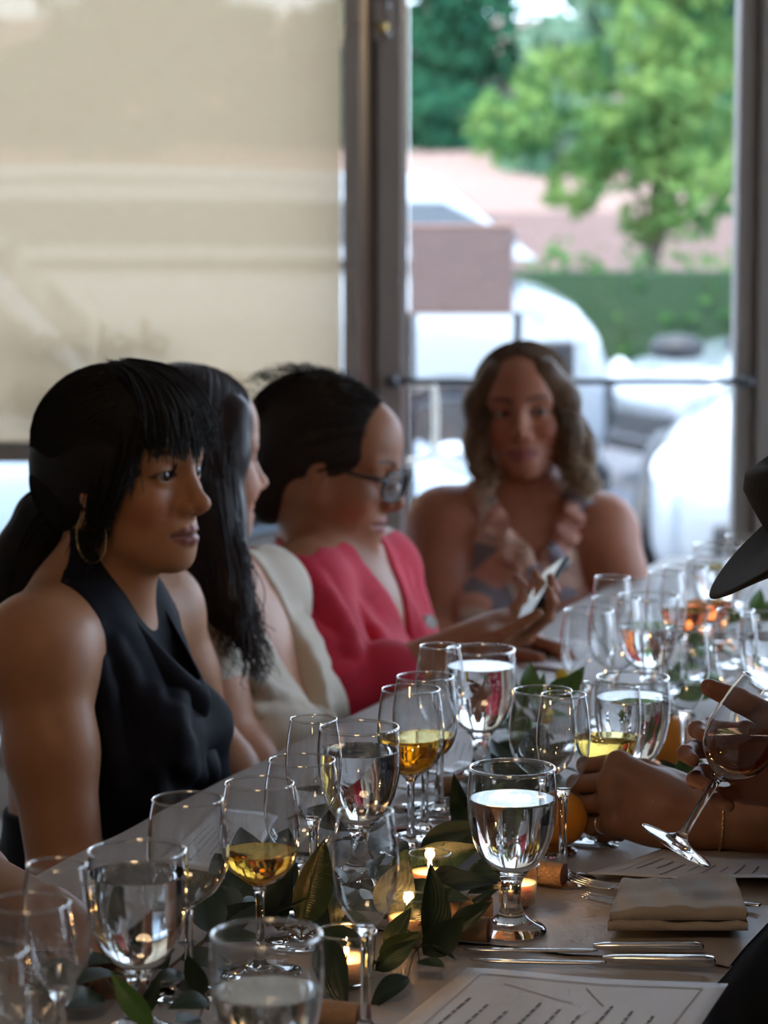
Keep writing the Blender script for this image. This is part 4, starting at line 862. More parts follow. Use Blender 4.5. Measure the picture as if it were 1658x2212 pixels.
# -------------------------------- woman in the red cardigan, reading her phone
def woman_red():
    T = yaw_frame(P(728, 1000, 4.15), -14, 14)
    sl, sr, pel = P(812, 1238, 4.30), P(654, 1280, 4.02), P(672, 1800, 4.16)
    base = np.array([pel[0], pel[1], 0]); TT = torso_frame(sl, sr, pel); nt = to_world(T, [(-.030, 0, -.055)])[0]
    kw = dict(w=1.16, bust=1.36, belly=.035, neck=.056, shoulder=.052)
    S = Solid(); add_head(S, T, dict(fat=.012, open=.0022, lips=.9)); add_torso(S, TT, sl, sr, pel, nt, **kw)
    el, wr = P(742, 1515, 3.93), P(1000, 1392, 3.96); el2, wr2 = P(900, 1500, 4.45), P(1040, 1420, 4.12)
    add_arm(S, sr, el, wr, r=(.056, .048, .041, .028)); add_arm(S, sl, el2, wr2, r=(.056, .048, .041, .028)); legs(S, TT, pel)
    HT = frame(wr, (.93, .10, .30), (-.22, .35, -.92)); HT[:3, 1] *= 1
    add_hand(S, HT, 1, (.55, .55, .60, .65), thumb=(.75, .35, -.35), spread=.05)
    H2 = frame(wr2, (.9, -.3, .22), (.0, .5, .85)); add_hand(S, H2, -1, (.5, .5, .55, .6), thumb=(.8, .4, -.3), spread=.05)
    c = T[:3, 3]; hb = (wr-[.05, .10, .09], wr+[.22, .10, .15], .0028)
    bx = [(c-[.125, .125, .165], c+[.135, .125, .13], .0026), hb, ((-.28, 3.80, .60), (.30, 4.62, c[2]-.085), .006), ((-.30, 3.8, .0), (.62, 4.65, .62), .012)]
    V, Q = solid_mesh(S, bx); tone = np.array((.36, .150, .075)); C = np.tile(tone, (len(V), 1)); paint_head(C, V, T, tone, dict(blush=.5, open=.0022, lip=(.30, .09, .08)))
    w = finish_person('person', V, Q, C, base, eyeballs(T, (1, 0, -.4)))
    tag(w, 'woman in red buttoned cardigan and dark-framed glasses looking down at a phone', 'person')
    B = Solid(); add_torso(B, TT, sl, sr, pel, nt, **{**kw, 'bust': 1.42, 'w': 1.19}); legs(B, TT, pel)
    for a, b, q in ((sr, el, wr), (sl, el2, wr2)):
        B.ball(a, .064, k=.03); B.cone(a, b, .062, .056, k=.012); B.cone(b, b*.72+q*.28, .056, .050, k=.02)
        e = b*.72+q*.28; dd = (q-b)/np.linalg.norm(q-b); B.cone(e, e+dd*.016, .0535, .0535, k=.004)
    B.T = TT
    for y, z0 in ((-.11, .0), (-.085, -.01), (-.06, -.02)): B.chain(spline([(.01, y-.03, .045+z0), (.09, y, -.04+z0), (.15, y*.75, -.11+z0), (.17, y*.5, -.17+z0)], 9), [.009]*9, k=.009)
    for y in (.06, .09): B.chain(spline([(.02, y+.03, .045), (.09, y, -.04), (.16, y*.4, -.13)], 9), [.008]*9, k=.012)
    B.cone((.155, .030, -.120), (.180, -.012, -.150), .014, .010, k=.02); B.T = np.eye(4)
    lo, hi, h = (-.28, 3.80, .60), (.32, 4.60, 1.04), .0050
    D, l0, ax = B.field(lo, hi, h)
    for fp in ([(590, 1200), (640, 1310), (700, 1420)], [(620, 1180), (690, 1270), (745, 1360), (770, 1440)], [(600, 1330), (660, 1370), (715, 1390)], [(610, 1390), (670, 1420), (722, 1425)], [(690, 1440), (720, 1462), (752, 1450)]):
        q = [hit(D-.006, l0, h, x, y, 3.82, 4.6) for x, y in fp]; q = [a for a in q if a is not None]
        if len(q) > 1: B.chain(spline(q, 8), [.005, .007, .009, .010, .010, .009, .007, .005], k=.010)
    def cut(D, ax):
        X, Y, Z = ax[0][:, None, None]-TT[0, 3], ax[1][None, :, None]-TT[1, 3], ax[2][None, None, :]-TT[2, 3]
        lx = X*TT[0, 0]+Y*TT[1, 0]+Z*TT[2, 0]; ly = X*TT[0, 1]+Y*TT[1, 1]+Z*TT[2, 1]; lz = X*TT[0, 2]+Y*TT[1, 2]+Z*TT[2, 2]
        vee = np.abs(ly-.012)-np.clip((lz+.075)*.48, -.02, .062)
        D = smax(D-.006, -np.where(lx > .02, vee, .05), .004)
        return smax(D, np.where(lx <= .02, lz-.060, -.05)+0*ly, .004)
    cd = solid_obj('cardigan', B, [(lo, hi, h), ((-.28, 3.8, .40), (.32, 4.6, .63), .012)], base, w, RED_CLOTH, cut)
    D, l0, ax = B.field(lo, hi, h); p = hit(D-.006, l0, h, 924, 1343, 3.82, 4.6)
    if p is not None:
        v, f = lathe([(0, -.002), (.0118, -.002), (.0126, .0005), (.0112, .0026), (.007, .0014), (0, .0014)], 24)
        o = link('button', mesh('button', v, f), cd, [M('button', (.33, .29, .25), .35, var=.3, vscale=200)]); o.location = Vector(p-base+np.array((.003, -.004, 0)))
        o.rotation_euler = Vector((.62, -.62, .45)).to_track_quat('Z', 'Y').to_euler()
    H = Solid(); H.T = T
    H.ell((-.022, 0, .036), (.104, .085, .088), k=.02); H.ell((-.060, 0, .035), (.080, .083, .080), k=.03); H.ell((-.085, 0, -.045), (.048, .062, .075), k=.03)
    H.ell((.142, 0, -.026), (.075, .10, .098), k=.014, op='s'); H.ell((.030, 0, -.10), (.085, .12, .095), k=.012, op='s'); H.T = np.eye(4)
    hv, hq = solid_mesh(H, [(c-[.17, .17, .20], c+[.14, .15, .16], .0036)]); packs = [(hv, hq)]
    rg = np.random.default_rng(9); n = 3000
    a = rg.uniform(-2.6, 2.6, n); e = rg.uniform(.1, 1.5, n); d0 = np.stack([np.cos(a)*np.cos(e), np.sin(a)*np.cos(e), np.sin(e)], 1)
    d0 = d0[(d0[:, 2] > .42) | (d0[:, 0] < .1)]; n = len(d0); d1 = np.stack([np.full(n, -.9), d0[:, 1]*.5+rg.normal(0, .1, n), rg.normal(-.35, .2, n)], 1)
    lf = 1+rg.normal(.012, .018, (n, 1))*np.linspace(0, 1, 14)[None]+.012*np.sin(np.linspace(0, 1, 14)[None]*rg.uniform(8, 20, (n, 1))+rg.uniform(0, 6, (n, 1)))
    packs.append(strands(slerp_curves(T, (-.032, 0, .036), (.112, .089, .092), d0, d1, 14, lf), .0012, .0005))
    fz = []
    for i in range(150):                                    # loose frizz over the crown
        q = np.array((rg.uniform(-.14, .02), rg.normal(0, .045), 0)); q[2] = .036+.090*math.sqrt(max(.02, 1-((q[0]+.035)/.125)**2-(q[1]/.095)**2))
        p = [q, q+np.array((-.008, rg.normal(0, .006), .006)), q+np.array((-.018, rg.normal(0, .01), rg.uniform(.0, .012))), q+np.array((-.030, rg.normal(0, .012), rg.uniform(-.018, .008)))]; fz.append(spline(p, 9))
    fz = np.array(fz); packs.append(strands(to_world(T, fz.reshape(-1, 3)).reshape(fz.shape), .0010, .0003))
    V = []; Qs = []; n = 0
    for v, q in packs: V.append(v); Qs.append(q+n); n += len(v)
    obj_world('hair', np.vstack(V), np.vstack(Qs), base, w, [HAIR_CURLY])
    # glasses sit on the nose: a thing of their own
    GB = to_world(T, [(.088, 0, -.010)])[0]; g = empty('eyeglasses', GB); tag(g, 'dark-framed glasses worn by the woman in the red cardigan', 'glasses')
    FR = M('glasses_frame', (.012, .012, .014), .25, var=.1); LN = thin_glass('glasses_lens', (.70, .72, .76), 1.6, .10)
    Rm = T[:3, :3]; tr = lambda p: (np.array(p)@Rm.T)
    off = np.array((.088, 0, -.010))
    for s in (-1, 1):
        th = np.linspace(0, 2*math.pi, 33); rx, rz = .027, .021
        yy = s*.034+rx*np.sign(np.cos(th))*np.abs(np.cos(th))**.7; zz = -.006+rz*np.sign(np.sin(th))*np.abs(np.sin(th))**.7; xx = .100-.010*((np.abs(yy)-.03)/.03)
        pts = np.stack([xx, yy, zz], 1); v, f = tube(tr(pts-off), .0024, 6); link('frame_rim', mesh('frame_rim', v, f), g, [FR])
        k = len(pts); v = np.vstack([pts, [[.100, s*.034, -.006]]]); link('lens', mesh('lens', tr(v-off), [(i, (i+1) % k, k) for i in range(k)]), g, [LN])
        v, f = tube(tr(np.array([(.097, s*.062, .004), (.070, s*.075, .004), (.010, s*.079, .004), (-.012, s*.078, -.010)])-off), [.0036, .0034, .0028, .002], 6); link('temple', mesh('temple', v, f), g, [FR])
    v, f = tube(tr(np.array([(.101, .009, .0), (.104, 0, .003), (.101, -.009, .0)])-off), .0022, 6); link('bridge', mesh('bridge', v, f), g, [FR])
    # phone in the hand
    pc = P(1160, 1292, 3.97); ph = empty('phone', pc); tag(ph, 'black phone held up in the red-cardigan woman\'s hand', 'phone')
    ax = np.array((.46, .62, .63)); ax /= np.linalg.norm(ax); nn = np.array((-.78, -.05, .62)); nn -= ax*(nn@ax); nn /= np.linalg.norm(nn); sd = np.cross(nn, ax)
    Mx = Matrix((tuple(sd), tuple(ax), tuple(nn))).transposed().to_4x4()
    ph.matrix_world = Matrix.Translation(Vector(pc)) @ Mx
    box('phone_body', (-.034, -.068, -.0042), (.034, .068, .0038), M('phone_case', (.012, .014, .016), .3, var=.1), ph, .003)
    box('screen', (-.031, -.064, .0038), (.031, .064, .0046), M('phone_screen', (.02, .02, .025), .06, var=.05, emit=((.5, .6, .7), .25)), ph)
    return w
# -------------------------------- woman in the floral dress at the far end
def floral_mat():
    m, n, l, out = new_mat('floral_cloth')
    b = n.new('ShaderNodeBsdfPrincipled'); l.new(b.outputs[0], out.inputs[0]); b.inputs['Roughness'].default_value = .85
    tc = n.new('ShaderNodeTexCoord'); nz = n.new('ShaderNodeTexNoise'); nz.inputs['Scale'].default_value = 13; nz.inputs['Detail'].default_value = 3; l.new(tc.outputs['Object'], nz.inputs['Vector'])
    vo = n.new('ShaderNodeTexVoronoi'); vo.inputs['Scale'].default_value = 11; l.new(nz.outputs['Color'], vo.inputs['Vector'])
    mx = n.new('ShaderNodeVectorMath'); mx.operation = 'ADD'; l.new(tc.outputs['Object'], mx.inputs[0]); sc = n.new('ShaderNodeVectorMath'); sc.operation = 'SCALE'; sc.inputs['Scale'].default_value = .05; l.new(nz.outputs['Color'], sc.inputs[0]); l.new(sc.outputs[0], mx.inputs[1])
    vo.inputs['Scale'].default_value = 24; l.new(mx.outputs[0], vo.inputs['Vector'])
    sp = n.new('ShaderNodeSeparateColor'); l.new(vo.outputs['Color'], sp.inputs[0])
    cr = n.new('ShaderNodeValToRGB'); cr.color_ramp.interpolation = 'CONSTANT'; e = cr.color_ramp.elements; e[0].position = 0; e[0].color = (.60, .30, .22, 1); e[1].position = .24; e[1].color = (.22, .19, .21, 1)
    for p, c in ((.38, (.66, .42, .32)), (.56, (.32, .30, .36)), (.68, (.55, .26, .20)), (.82, (.14, .12, .12)), (.90, (.62, .52, .44))):
        q = e.new(p); q.color = (*c, 1)
    l.new(sp.outputs[0], cr.inputs[0]); l.new(cr.outputs[0], b.inputs['Base Color']); return m
def frill(path, nrm, width, waves, amp, n=120):
    """a gathered ribbon along a path: both faces, wavy free edge"""
    p = spline(path, n); t = np.gradient(p, axis=0); t /= np.linalg.norm(t, axis=1)[:, None]; nn = np.array(nrm, float); sd = np.cross(t, nn); sd /= np.linalg.norm(sd, axis=1)[:, None]
    u = np.linspace(0, 1, n)*waves*2*math.pi; V, F = [], []
    for i in range(n):
        for j, k in enumerate((-1, -.5, 0, .5, 1)):
            V.append(p[i]+sd[i]*width*k*(1+.15*math.sin(u[i]*.7))+nn*(amp*abs(k)*math.sin(u[i]+(1.6 if k > 0 else 0))+.004*(1-abs(k))))
    for i in range(n-1):
        for j in range(4): F.append((i*5+j, i*5+j+1, (i+1)*5+j+1, (i+1)*5+j))
    return V, F
def woman_floral():
    T = yaw_frame(P(1130, 890, 4.98), -97, -3, 4)
    sl, sr, pel = P(1298, 1150, 4.98), P(958, 1136, 4.98), P(1140, 1660, 5.04)
    base = np.array([pel[0], pel[1], 0]); TT = torso_frame(sl, sr, pel); nt = to_world(T, [(-.028, 0, -.055)])[0]
    kw = dict(w=1.0, bust=1.05, neck=.050, shoulder=.050)
    S = Solid(); add_head(S, T, dict(fat=.004)); add_torso(S, TT, sl, sr, pel, nt, **kw)
    add_arm(S, sr, P(928, 1390, 4.90), P(1010, 1440, 4.62), r=(.055, .045, .037, .026)); add_arm(S, sl, P(1372, 1370, 4.92), P(1300, 1440, 4.62), r=(.053, .045, .037, .026)); plain_hand(S, P(928, 1390, 4.90), P(1010, 1440, 4.62), 1); plain_hand(S, P(1372, 1370, 4.92), P(1300, 1440, 4.62), -1); legs(S, TT, pel)
    c = T[:3, 3]; bx = [(c-[.125, .125, .155], c+[.125, .125, .13], .003), ((-.05, 4.45, .55), (.60, 5.25, c[2]-.085), .0065), ((-.1, 4.3, .0), (.65, 5.3, .57), .012)]
    V, Q = solid_mesh(S, bx); tone = np.array((.40, .150, .080)); C = np.tile(tone, (len(V), 1)); paint_head(C, V, T, tone, dict(blush=.6, lip=(.30, .08, .075), brow=(.05, .03, .02)))
    w = finish_person('person', V, Q, C, base, eyeballs(T, (1, .45, .03)))
    tag(w, 'woman in floral ruffled dress facing the table end, wavy highlighted hair', 'person')
    FL = floral_mat(); B = Solid(); add_torso(B, TT, sl, sr, pel, nt, **{**kw, 'bust': 1.10}); legs(B, TT, pel)
    yz = lambda x, y: to_local(TT, P(x, y, 4.85)[None])[0][[1, 2]]
    pl = [yz(*q) for q in ((1012, 1040), (1048, 1050), (1075, 1130), (1120, 1200), (1172, 1262), (1205, 1210), (1228, 1140), (1238, 1060), (1268, 1068), (1282, 1160), (1318, 1215), (1345, 1300), (1345, 2600), (900, 2600), (985, 1300), (1005, 1180))]
    def cut(D, ax):
        X, Y, Z = ax[0][:, None, None]-TT[0, 3], ax[1][None, :, None]-TT[1, 3], ax[2][None, None, :]-TT[2, 3]
        ly = X*TT[0, 1]+Y*TT[1, 1]+Z*TT[2, 1]; lz = X*TT[0, 2]+Y*TT[1, 2]+Z*TT[2, 2]
        return smax(D-.006, poly_sd(ly, lz, pl), .004)
    d = solid_obj('floral_dress', B, [((-.05, 4.5, .55), (.60, 5.25, 1.02), .0055), ((-.1, 4.3, .0), (.65, 5.3, .57), .014)], base, w, FL, cut)
    lo, hi, h = (-.05, 4.5, .55), (.60, 5.25, 1.02), .006; D, l0, ax = B.field(lo, hi, h)
    for pts, wd in (([(1030, 1040), (1050, 1085), (1070, 1135), (1105, 1185), (1150, 1240)], .020), ([(1252, 1062), (1240, 1105), (1225, 1150), (1205, 1195), (1180, 1240)], .020), ([(1100, 1190), (1140, 1240), (1175, 1290), (1180, 1340)], .014)):
        q = [hit(D-.008, l0, h, x, y, 4.5, 5.2) for x, y in pts]; q = [a-base+np.array((0, -.006, 0)) for a in q if a is not None]
        if len(q) > 2:
            v, f = frill(q, (0, -1, 0), wd*1.15, 4, .009); o = link('ruffle', mesh('ruffle', v, f), d, [FL]); so = o.modifiers.new('thick', 'SOLIDIFY'); so.thickness = .0015
    H = Solid(); H.T = T
    H.ell((-.020, 0, .034), (.103, .084, .089), k=.02); H.ell((-.05, 0, -.04), (.06, .078, .09), k=.03)
    for s in (-1, 1): H.chain([(.050, s*.048, .070), (.030, s*.077, .02), (.006, s*.082, -.05), (-.01, s*.084, -.10)], [.020, .022, .024, .02], k=.03)
    H.ell((.125, 0, -.030), (.072, .070, .118), k=.012, op='s'); H.T = np.eye(4)
    hv, hq = solid_mesh(H, [(c-[.16, .17, .30], c+[.16, .17, .15], .0042)]); packs = [(hv, hq)]
    rg = np.random.default_rng(11); n = 1400; t = rg.uniform(0, 1, n); s = np.where(rg.uniform(0, 1, n) < .5, -1, 1)
    d0 = np.stack([.75-1.4*t, s*rg.uniform(.0, .06, n), np.full(n, .95)-.2*t], 1); d1 = np.stack([.30-1.1*t, s*1.0, np.full(n, -.3)], 1)
    packs.append(strands(slerp_curves(T, (-.014, 0, .034), (.106, .090, .092), d0, d1, 12, 1+rg.normal(0, .008, (n, 1))*np.ones((1, 12))), .0015, .0008))
    def wave(path, n, jit, r, amp, freq, m=26):
        out = []
        for i in range(n):
            p = spline(np.array(path)+rg.normal(0, 1, 3)*jit, m); u = np.linspace(0, 1, m); ph = rg.uniform(-.5, .5); f = freq*rg.uniform(.85, 1.15)
            p = p+np.stack([np.sin(u*f*6.28+ph), np.cos(u*f*6.28+ph), 0*u], 1)*(amp*np.clip(u*1.6, 0, 1)*rg.uniform(.7, 1.2))[:, None]; out.append(p)
        packs.append(strands(np.array(out), r, r*.5))
    wave([P(1052, 880, 4.93), P(1040, 930, 4.92), P(1032, 985, 4.92), P(1052, 1030, 4.91), P(1030, 1062, 4.90)], 130, .007, .0014, .012, 1.4)
    wave([P(1215, 880, 4.93), P(1228, 930, 4.92), P(1245, 985, 4.92), P(1255, 1030, 4.91), P(1262, 1062, 4.90)], 150, .008, .0014, .014, 1.5)
    wave([P(1235, 900, 4.97), P(1262, 960, 4.96), P(1272, 1010, 4.95), P(1262, 1055, 4.93)], 110, .007, .0014, .012, 1.2)
    wave([P(1205, 900, 4.95), P(1215, 980, 4.94), P(1225, 1050, 4.92)], 90, .008, .0014, .012, 1.6)
    V = []; Qs = []; n = 0
    for v, q in packs: V.append(v); Qs.append(q+n); n += len(v)
    obj_world('hair', np.vstack(V), np.vstack(Qs), base, w, [HAIR_BLOND])
    return w
# -------------------------------- neighbours mostly outside the frame
def neighbour():
    pel = UV(2.25, -1.56, .52); T = yaw_frame(UV(2.28, -1.52, 1.12), -20, 5); y = np.array([math.sin(TA), math.cos(TA), 0])
    ce = UV(2.27, -1.53, .90); sl, sr = ce+y*.16, ce-y*.16; base = np.array([pel[0], pel[1], 0]); TT = torso_frame(sl, sr, pel); nt = to_world(T, [(-.028, 0, -.055)])[0]
    S = Solid(); add_head(S, T); add_torso(S, TT, sl, sr, pel, nt); legs(S, TT, pel)
    el, wr = P(-150, 1890, 2.72), P(105, 1985, 2.47); add_arm(S, sl, el, wr, r=(.048, .042, .038, .028)); er = sr+np.array([-.05, -.02, -.25]); add_arm(S, sr, er, er+TV*.22); plain_hand(S, er, er+TV*.22, 1)
    HT = frame(wr, P(225, 2105, 2.375)-wr, (.15, -.55, .8)); add_hand(S, HT, -1, (.35, .38, .42, .48), spread=.04)
    V, Q = solid_mesh(S, [(wr-[.09, .17, .10], wr+[.13, .09, .09], .003), ((-1.0, 2.1, .55), (-.02, 3.05, 1.28), .007), ((-1.0, 2.0, 0), (.0, 3.1, .57), .013)])
    tone = np.array((.33, .17, .10)); C = np.tile(tone, (len(V), 1)); paint_head(C, V, T, tone)
    w = finish_person('person', V, Q, C, base, eyeballs(T)); tag(w, 'guest beside the halter-dress woman whose bare forearm rests on the table', 'person')
    B = Solid(); add_torso(B, TT, sl, sr, pel, nt, w=1.02, bust=1.03); legs(B, TT, pel)
    def cut(D, ax): return smax(D-.006, (ax[2][None, None, :]-(ce[2]-.05))+0*D, .004)
    solid_obj('dark_dress', B, [((-1.0, 2.1, .55), (.0, 3.05, 1.0), .008), ((-1.0, 2.0, 0), (.0, 3.1, .57), .014)], base, w, BLACK_CLOTH, cut)
    H = Solid(); H.T = T; H.ell((-.020, 0, .034), (.103, .084, .089), k=.02); H.ell((-.06, 0, -.05), (.055, .075, .09), k=.03); H.ell((.128, 0, -.035), (.075, .098, .095), k=.012, op='s'); H.T = np.eye(4); c = T[:3, 3]
    solid_obj('hair', H, [(c-.17, c+.16, .005)], base, w, HAIR_DARK)
    return w
HELD_FOOT = P(1459, 1827, 2.54); _hr = P(1672, 1480, 2.54); HELD_AXIS = (_hr-HELD_FOOT)/np.linalg.norm(_hr-HELD_FOOT)
W9_FOOT = P(1291, 1822, 2.925); _wr = P(1322, 1452, 2.945); W9_AXIS = (_wr-W9_FOOT)/np.linalg.norm(_wr-W9_FOOT)
def guest_hat():
    T = yaw_frame(P(1912, 1222, 2.62), 178, 25); pel = np.array((.66, 2.72, .52)); ce = np.array((.575, 2.66, .90)); y = np.array([0, -1.0, 0]); sl, sr = ce+y*.17, ce-y*.17
    base = np.array([pel[0], pel[1], 0]); TT = torso_frame(sl, sr, pel); nt = to_world(T, [(-.028, 0, -.055)])[0]
    S = Solid(); add_head(S, T); add_torso(S, TT, sl, sr, pel, nt, bust=.0, w=1.05); legs(S, TT, pel)
    wr = P(1795, 1672, 2.625); el = np.array((.66, 2.86, .72)); add_arm(S, sr, el, wr, r=(.050, .044, .040, .029)); e2 = sl+np.array((-.02, -.02, -.26)); add_arm(S, sl, e2, e2+np.array((-.16, .0, -.06))); plain_hand(S, e2, e2+np.array((-.16, .0, -.06)), -1)
    HT = frame(wr, (-1, -.02, .16), (-.05, 1, .06))
    add_hand(S, HT, 1, (.42, .45, .50, .55), thumb=(.93, .42, -.02), spread=.07, tcurl=.22, curl2=(.62, .66, .72, .8), ts=1.18)
    V, Q = solid_mesh(S, [(wr-[.21, .11, .10], wr+[.03, .06, .12], .0024), ((.22, 2.35, .55), (.88, 3.05, 1.28), .007), ((.0, 2.3, 0), (.95, 3.1, .57), .013)])
    tone = np.array((.30, .125, .075)); C = np.tile(tone, (len(V), 1)); paint_head(C, V, T, tone)
    w = finish_person('person', V, Q, C, base, eyeballs(T)); tag(w, 'guest in a black felt hat bending forward, hand around a tilted wine glass', 'person')
    B = Solid(); add_torso(B, TT, sl, sr, pel, nt, w=1.09, bust=0); legs(B, TT, pel)
    for a, b in ((sr, el), (sl, e2)): B.ball(a, .062, k=.04); B.cone(a, b, .060, .052, k=.03)
    def cut(D, ax): return smax(D-.006, (ax[2][None, None, :]-(ce[2]+.045))+0*D, .004)
    solid_obj('dark_shirt', B, [((.22, 2.35, .55), (.9, 3.05, 1.0), .008), ((.0, 2.3, 0), (.95, 3.1, .57), .014)], base, w, BLACK_CLOTH, cut)
    H = Solid(); H.T = T; H.ell((-.020, 0, .030), (.100, .081, .082), k=.02); H.ell((-.06, 0, -.04), (.050, .070, .07), k=.03); H.ell((.128, 0, -.035), (.075, .098, .095), k=.012, op='s'); H.ell((.03, 0, -.10), (.085, .12, .085), k=.012, op='s'); H.T = np.eye(4); c = T[:3, 3]
    solid_obj('hair', H, [(c-.17, c+.16, .005)], base, w, HAIR_BLACK)
    FELT = M('black_felt', (.010, .010, .011), .9, var=.4, vscale=150, bump=.6, bscale=500, sheen=.06)
    hat = empty('felt_hat', (0, 0, 0)); hat.parent = w
    V, F = [], []; seg = 64                                  # brim, dipping at front, thick edge
    for i, (k, dz) in enumerate(((1.0, 0), (1.35, -.002), (1.72, .002), (1.78, .0035), (1.72, .007), (1.35, .004), (1.0, .006))):
        for j in range(seg):
            a = 2*math.pi*j/seg; rx, ry = .098, .082; q = (k-1)/.78
            V.append((rx*k*math.cos(a)-.012, ry*k*math.sin(a), .050+dz-.012*q*math.cos(a)+.026*q*q*math.sin(a)**2))
    for i in range(6):
        for j in range(seg): F.append((i*seg+j, i*seg+(j+1) % seg, (i+1)*seg+(j+1) % seg, (i+1)*seg+j))
    link('brim', mesh('brim', to_world(T, np.array(V))-base, F), hat, [FELT])
    V, F = [], []; n = 12                                    # crown with a pinched front and a centre crease
    for i in range(n):
        t = i/(n-1)
        for j in range(seg):
            a = 2*math.pi*j/seg; top = max(0, (t-.55)/.45); r = (1+.06*math.sin(min(t, .55)/.55*math.pi*.5))*(1-.97*top**1.6)
            z = .052+.078*min(t/.62, 1)**.9; ca, sa = math.cos(a), math.sin(a)
            if t > .62: z = .130+.010*math.sin(min(1, (t-.62)/.14)*math.pi)-.022*max(0, (t-.75)/.25)
            pinch = 1-.22*max(0, ca)**2*min(1, t*1.2)*abs(sa)**.5
            V.append((.098*r*ca-.012, .082*r*sa*pinch, z))
    for i in range(n-1):
        for j in range(seg): F.append((i*seg+j, i*seg+(j+1) % seg, (i+1)*seg+(j+1) % seg, (i+1)*seg+j))
    F.append(tuple((n-1)*seg+j for j in range(seg)))
    link('crown', mesh('crown', to_world(T, np.array(V))-base, F), hat, [FELT])
    a = np.linspace(0, 2*math.pi, 65); pts = np.stack([.1005*np.cos(a)-.012, .0845*np.sin(a), np.full(65, .066)], 1)
    V = []; F = []
    for p in to_world(T, pts)-base: V += [p-T[:3, 2]*.010, p+T[:3, 2]*.010]
    for i in range(64): F.append((2*i, 2*i+2, 2*i+3, 2*i+1))
    link('hat_band', mesh('hat_band', V, F), hat, [M('hat_band', (.008, .008, .010), .35, var=.2)])
    return w
def guest_ring():
    pel = np.array((.86, 3.20, .52)); ce = np.array((.80, 3.13, .92)); y = np.array([.25, -.97, 0]); sl, sr = ce+y*.17, ce-y*.17; T = yaw_frame(ce+np.array((-.05, 0, .20)), 165, 5)
    base = np.array([pel[0], pel[1], 0]); TT = torso_frame(sl, sr, pel); nt = to_world(T, [(-.028, 0, -.055)])[0]
    S = Solid(); add_head(S, T); add_torso(S, TT, sl, sr, pel, nt); legs(S, TT, pel)
    wr = P(1508, 1768, 2.885); el = np.array((.60, 2.88, .775)); add_arm(S, sl, el, wr, r=(.048, .042, .040, .029)); e2 = sr+np.array((-.05, .05, -.25)); add_arm(S, sr, e2, e2+np.array((-.2, 0, -.02))); plain_hand(S, e2, e2+np.array((-.2, 0, -.02)), 1)
    HT = frame(wr, (-1, -.04, .34), (-.05, -.86, .50))
    add_hand(S, HT, -1, (1.05, 1.08, 1.10, 1.12), thumb=(.80, .30, -.55), spread=.02, tcurl=.5, sc=1.12, curl2=(1.35, 1.35, 1.35, 1.35))
    V, Q = solid_mesh(S, [(wr-[.20, .07, .09], wr+[.03, .12, .11], .0024), ((.20, 2.70, .55), (1.08, 3.50, 1.30), .007), ((.1, 2.7, 0), (1.1, 3.55, .57), .013)])
    tone = np.array((.27, .125, .070)); C = np.tile(tone, (len(V), 1)); paint_head(C, V, T, tone)
    w = finish_person('person', V, Q, C, base, eyeballs(T)); tag(w, 'guest reaching in from the right, ringed hand closed around a white-wine glass', 'person')
    B = Solid(); add_torso(B, TT, sl, sr, pel, nt, w=1.03, bust=1.03); legs(B, TT, pel)
    def cut(D, ax): return smax(D-.006, (ax[2][None, None, :]-(ce[2]-.03))+0*D, .004)
    solid_obj('dark_dress', B, [((.2, 2.7, .55), (1.08, 3.5, 1.0), .009), ((.1, 2.7, 0), (1.1, 3.55, .57), .014)], base, w, BLACK_CLOTH, cut)
    H = Solid(); H.T = T; H.ell((-.020, 0, .034), (.103, .084, .089), k=.02); H.ell((-.06, 0, -.05), (.055, .075, .09), k=.03); H.ell((.128, 0, -.035), (.075, .098, .095), k=.012, op='s'); H.T = np.eye(4); c = T[:3, 3]
    solid_obj('hair', H, [(c-.17, c+.16, .006)], base, w, HAIR_DARK)
    # ring and bracelet
    ang = 1.12; m = np.array((.077, .030, 0))*1.12; d = np.array((math.cos(ang), 0, -math.sin(ang))); ce_ = m+d*.019; e1 = np.array((0, 1, 0)); e2_ = np.cross(d, e1); th = np.linspace(0, 2*math.pi, 25)
    pts = np.array([ce_+(e1*math.cos(a)+e2_*math.sin(a))*.0093 for a in th]); v, f = tube(to_world(HT, pts)-base, .0013, 6); link('ring', mesh('ring', v, f), w, [M('silver', (.8, .78, .76), .2, 1.0)])
    d = el-wr; d /= np.linalg.norm(d); b = wr+d*.022; e1 = np.cross(d, (0, 0, 1)); e1 /= np.linalg.norm(e1); e2_ = np.cross(d, e1)
    pts = np.array([b+(e1*math.cos(a)+e2_*math.sin(a))*(.0325+.0006*math.sin(a*24)) for a in np.linspace(0, 2*math.pi, 97)])-base; v, f = tube(pts, .0014, 6); link('bracelet', mesh('bracelet', v, f), w, [GOLD])
    return w
PEOPLE = [woman_halter(), woman_cream(), woman_red(), woman_floral(), neighbour(), guest_hat(), guest_ring()]
# ------------------------------------------------------------------ table, paper, glassware
CLOTH = M('black_tablecloth', (.018, .019, .021), .6, var=.2, bump=.2, bscale=400)
PAPER = M('kraft_paper', (.42, .385, .36), .5, var=.10, vscale=7, bump=.12, bscale=350)
MENU = M('menu_paper', (.66, .65, .66), .55, var=.04, vscale=15, bump=.06, bscale=400)
MENU_INK = M('menu_print', (.16, .17, .19), .8); MENU_INK2 = M('menu_print_pale', (.42, .43, .46), .8)
tb = empty('dining_table', UV(3.3, (V_L+V_R)/2)); tag(tb, 'long dining table under a black cloth running towards the door', 'table'); tb.rotation_euler = (0, 0, -TA)
hw_, U0, U1 = (V_R-V_L)/2, 1.35-3.3, 5.10-3.3                # local: x across, y along
box('table_top', (-hw_+.004, U0+.004, TAB-.030), (hw_-.004, U1-.004, TAB-.004), M('table_wood', (.16, .10, .06), .6), tb)
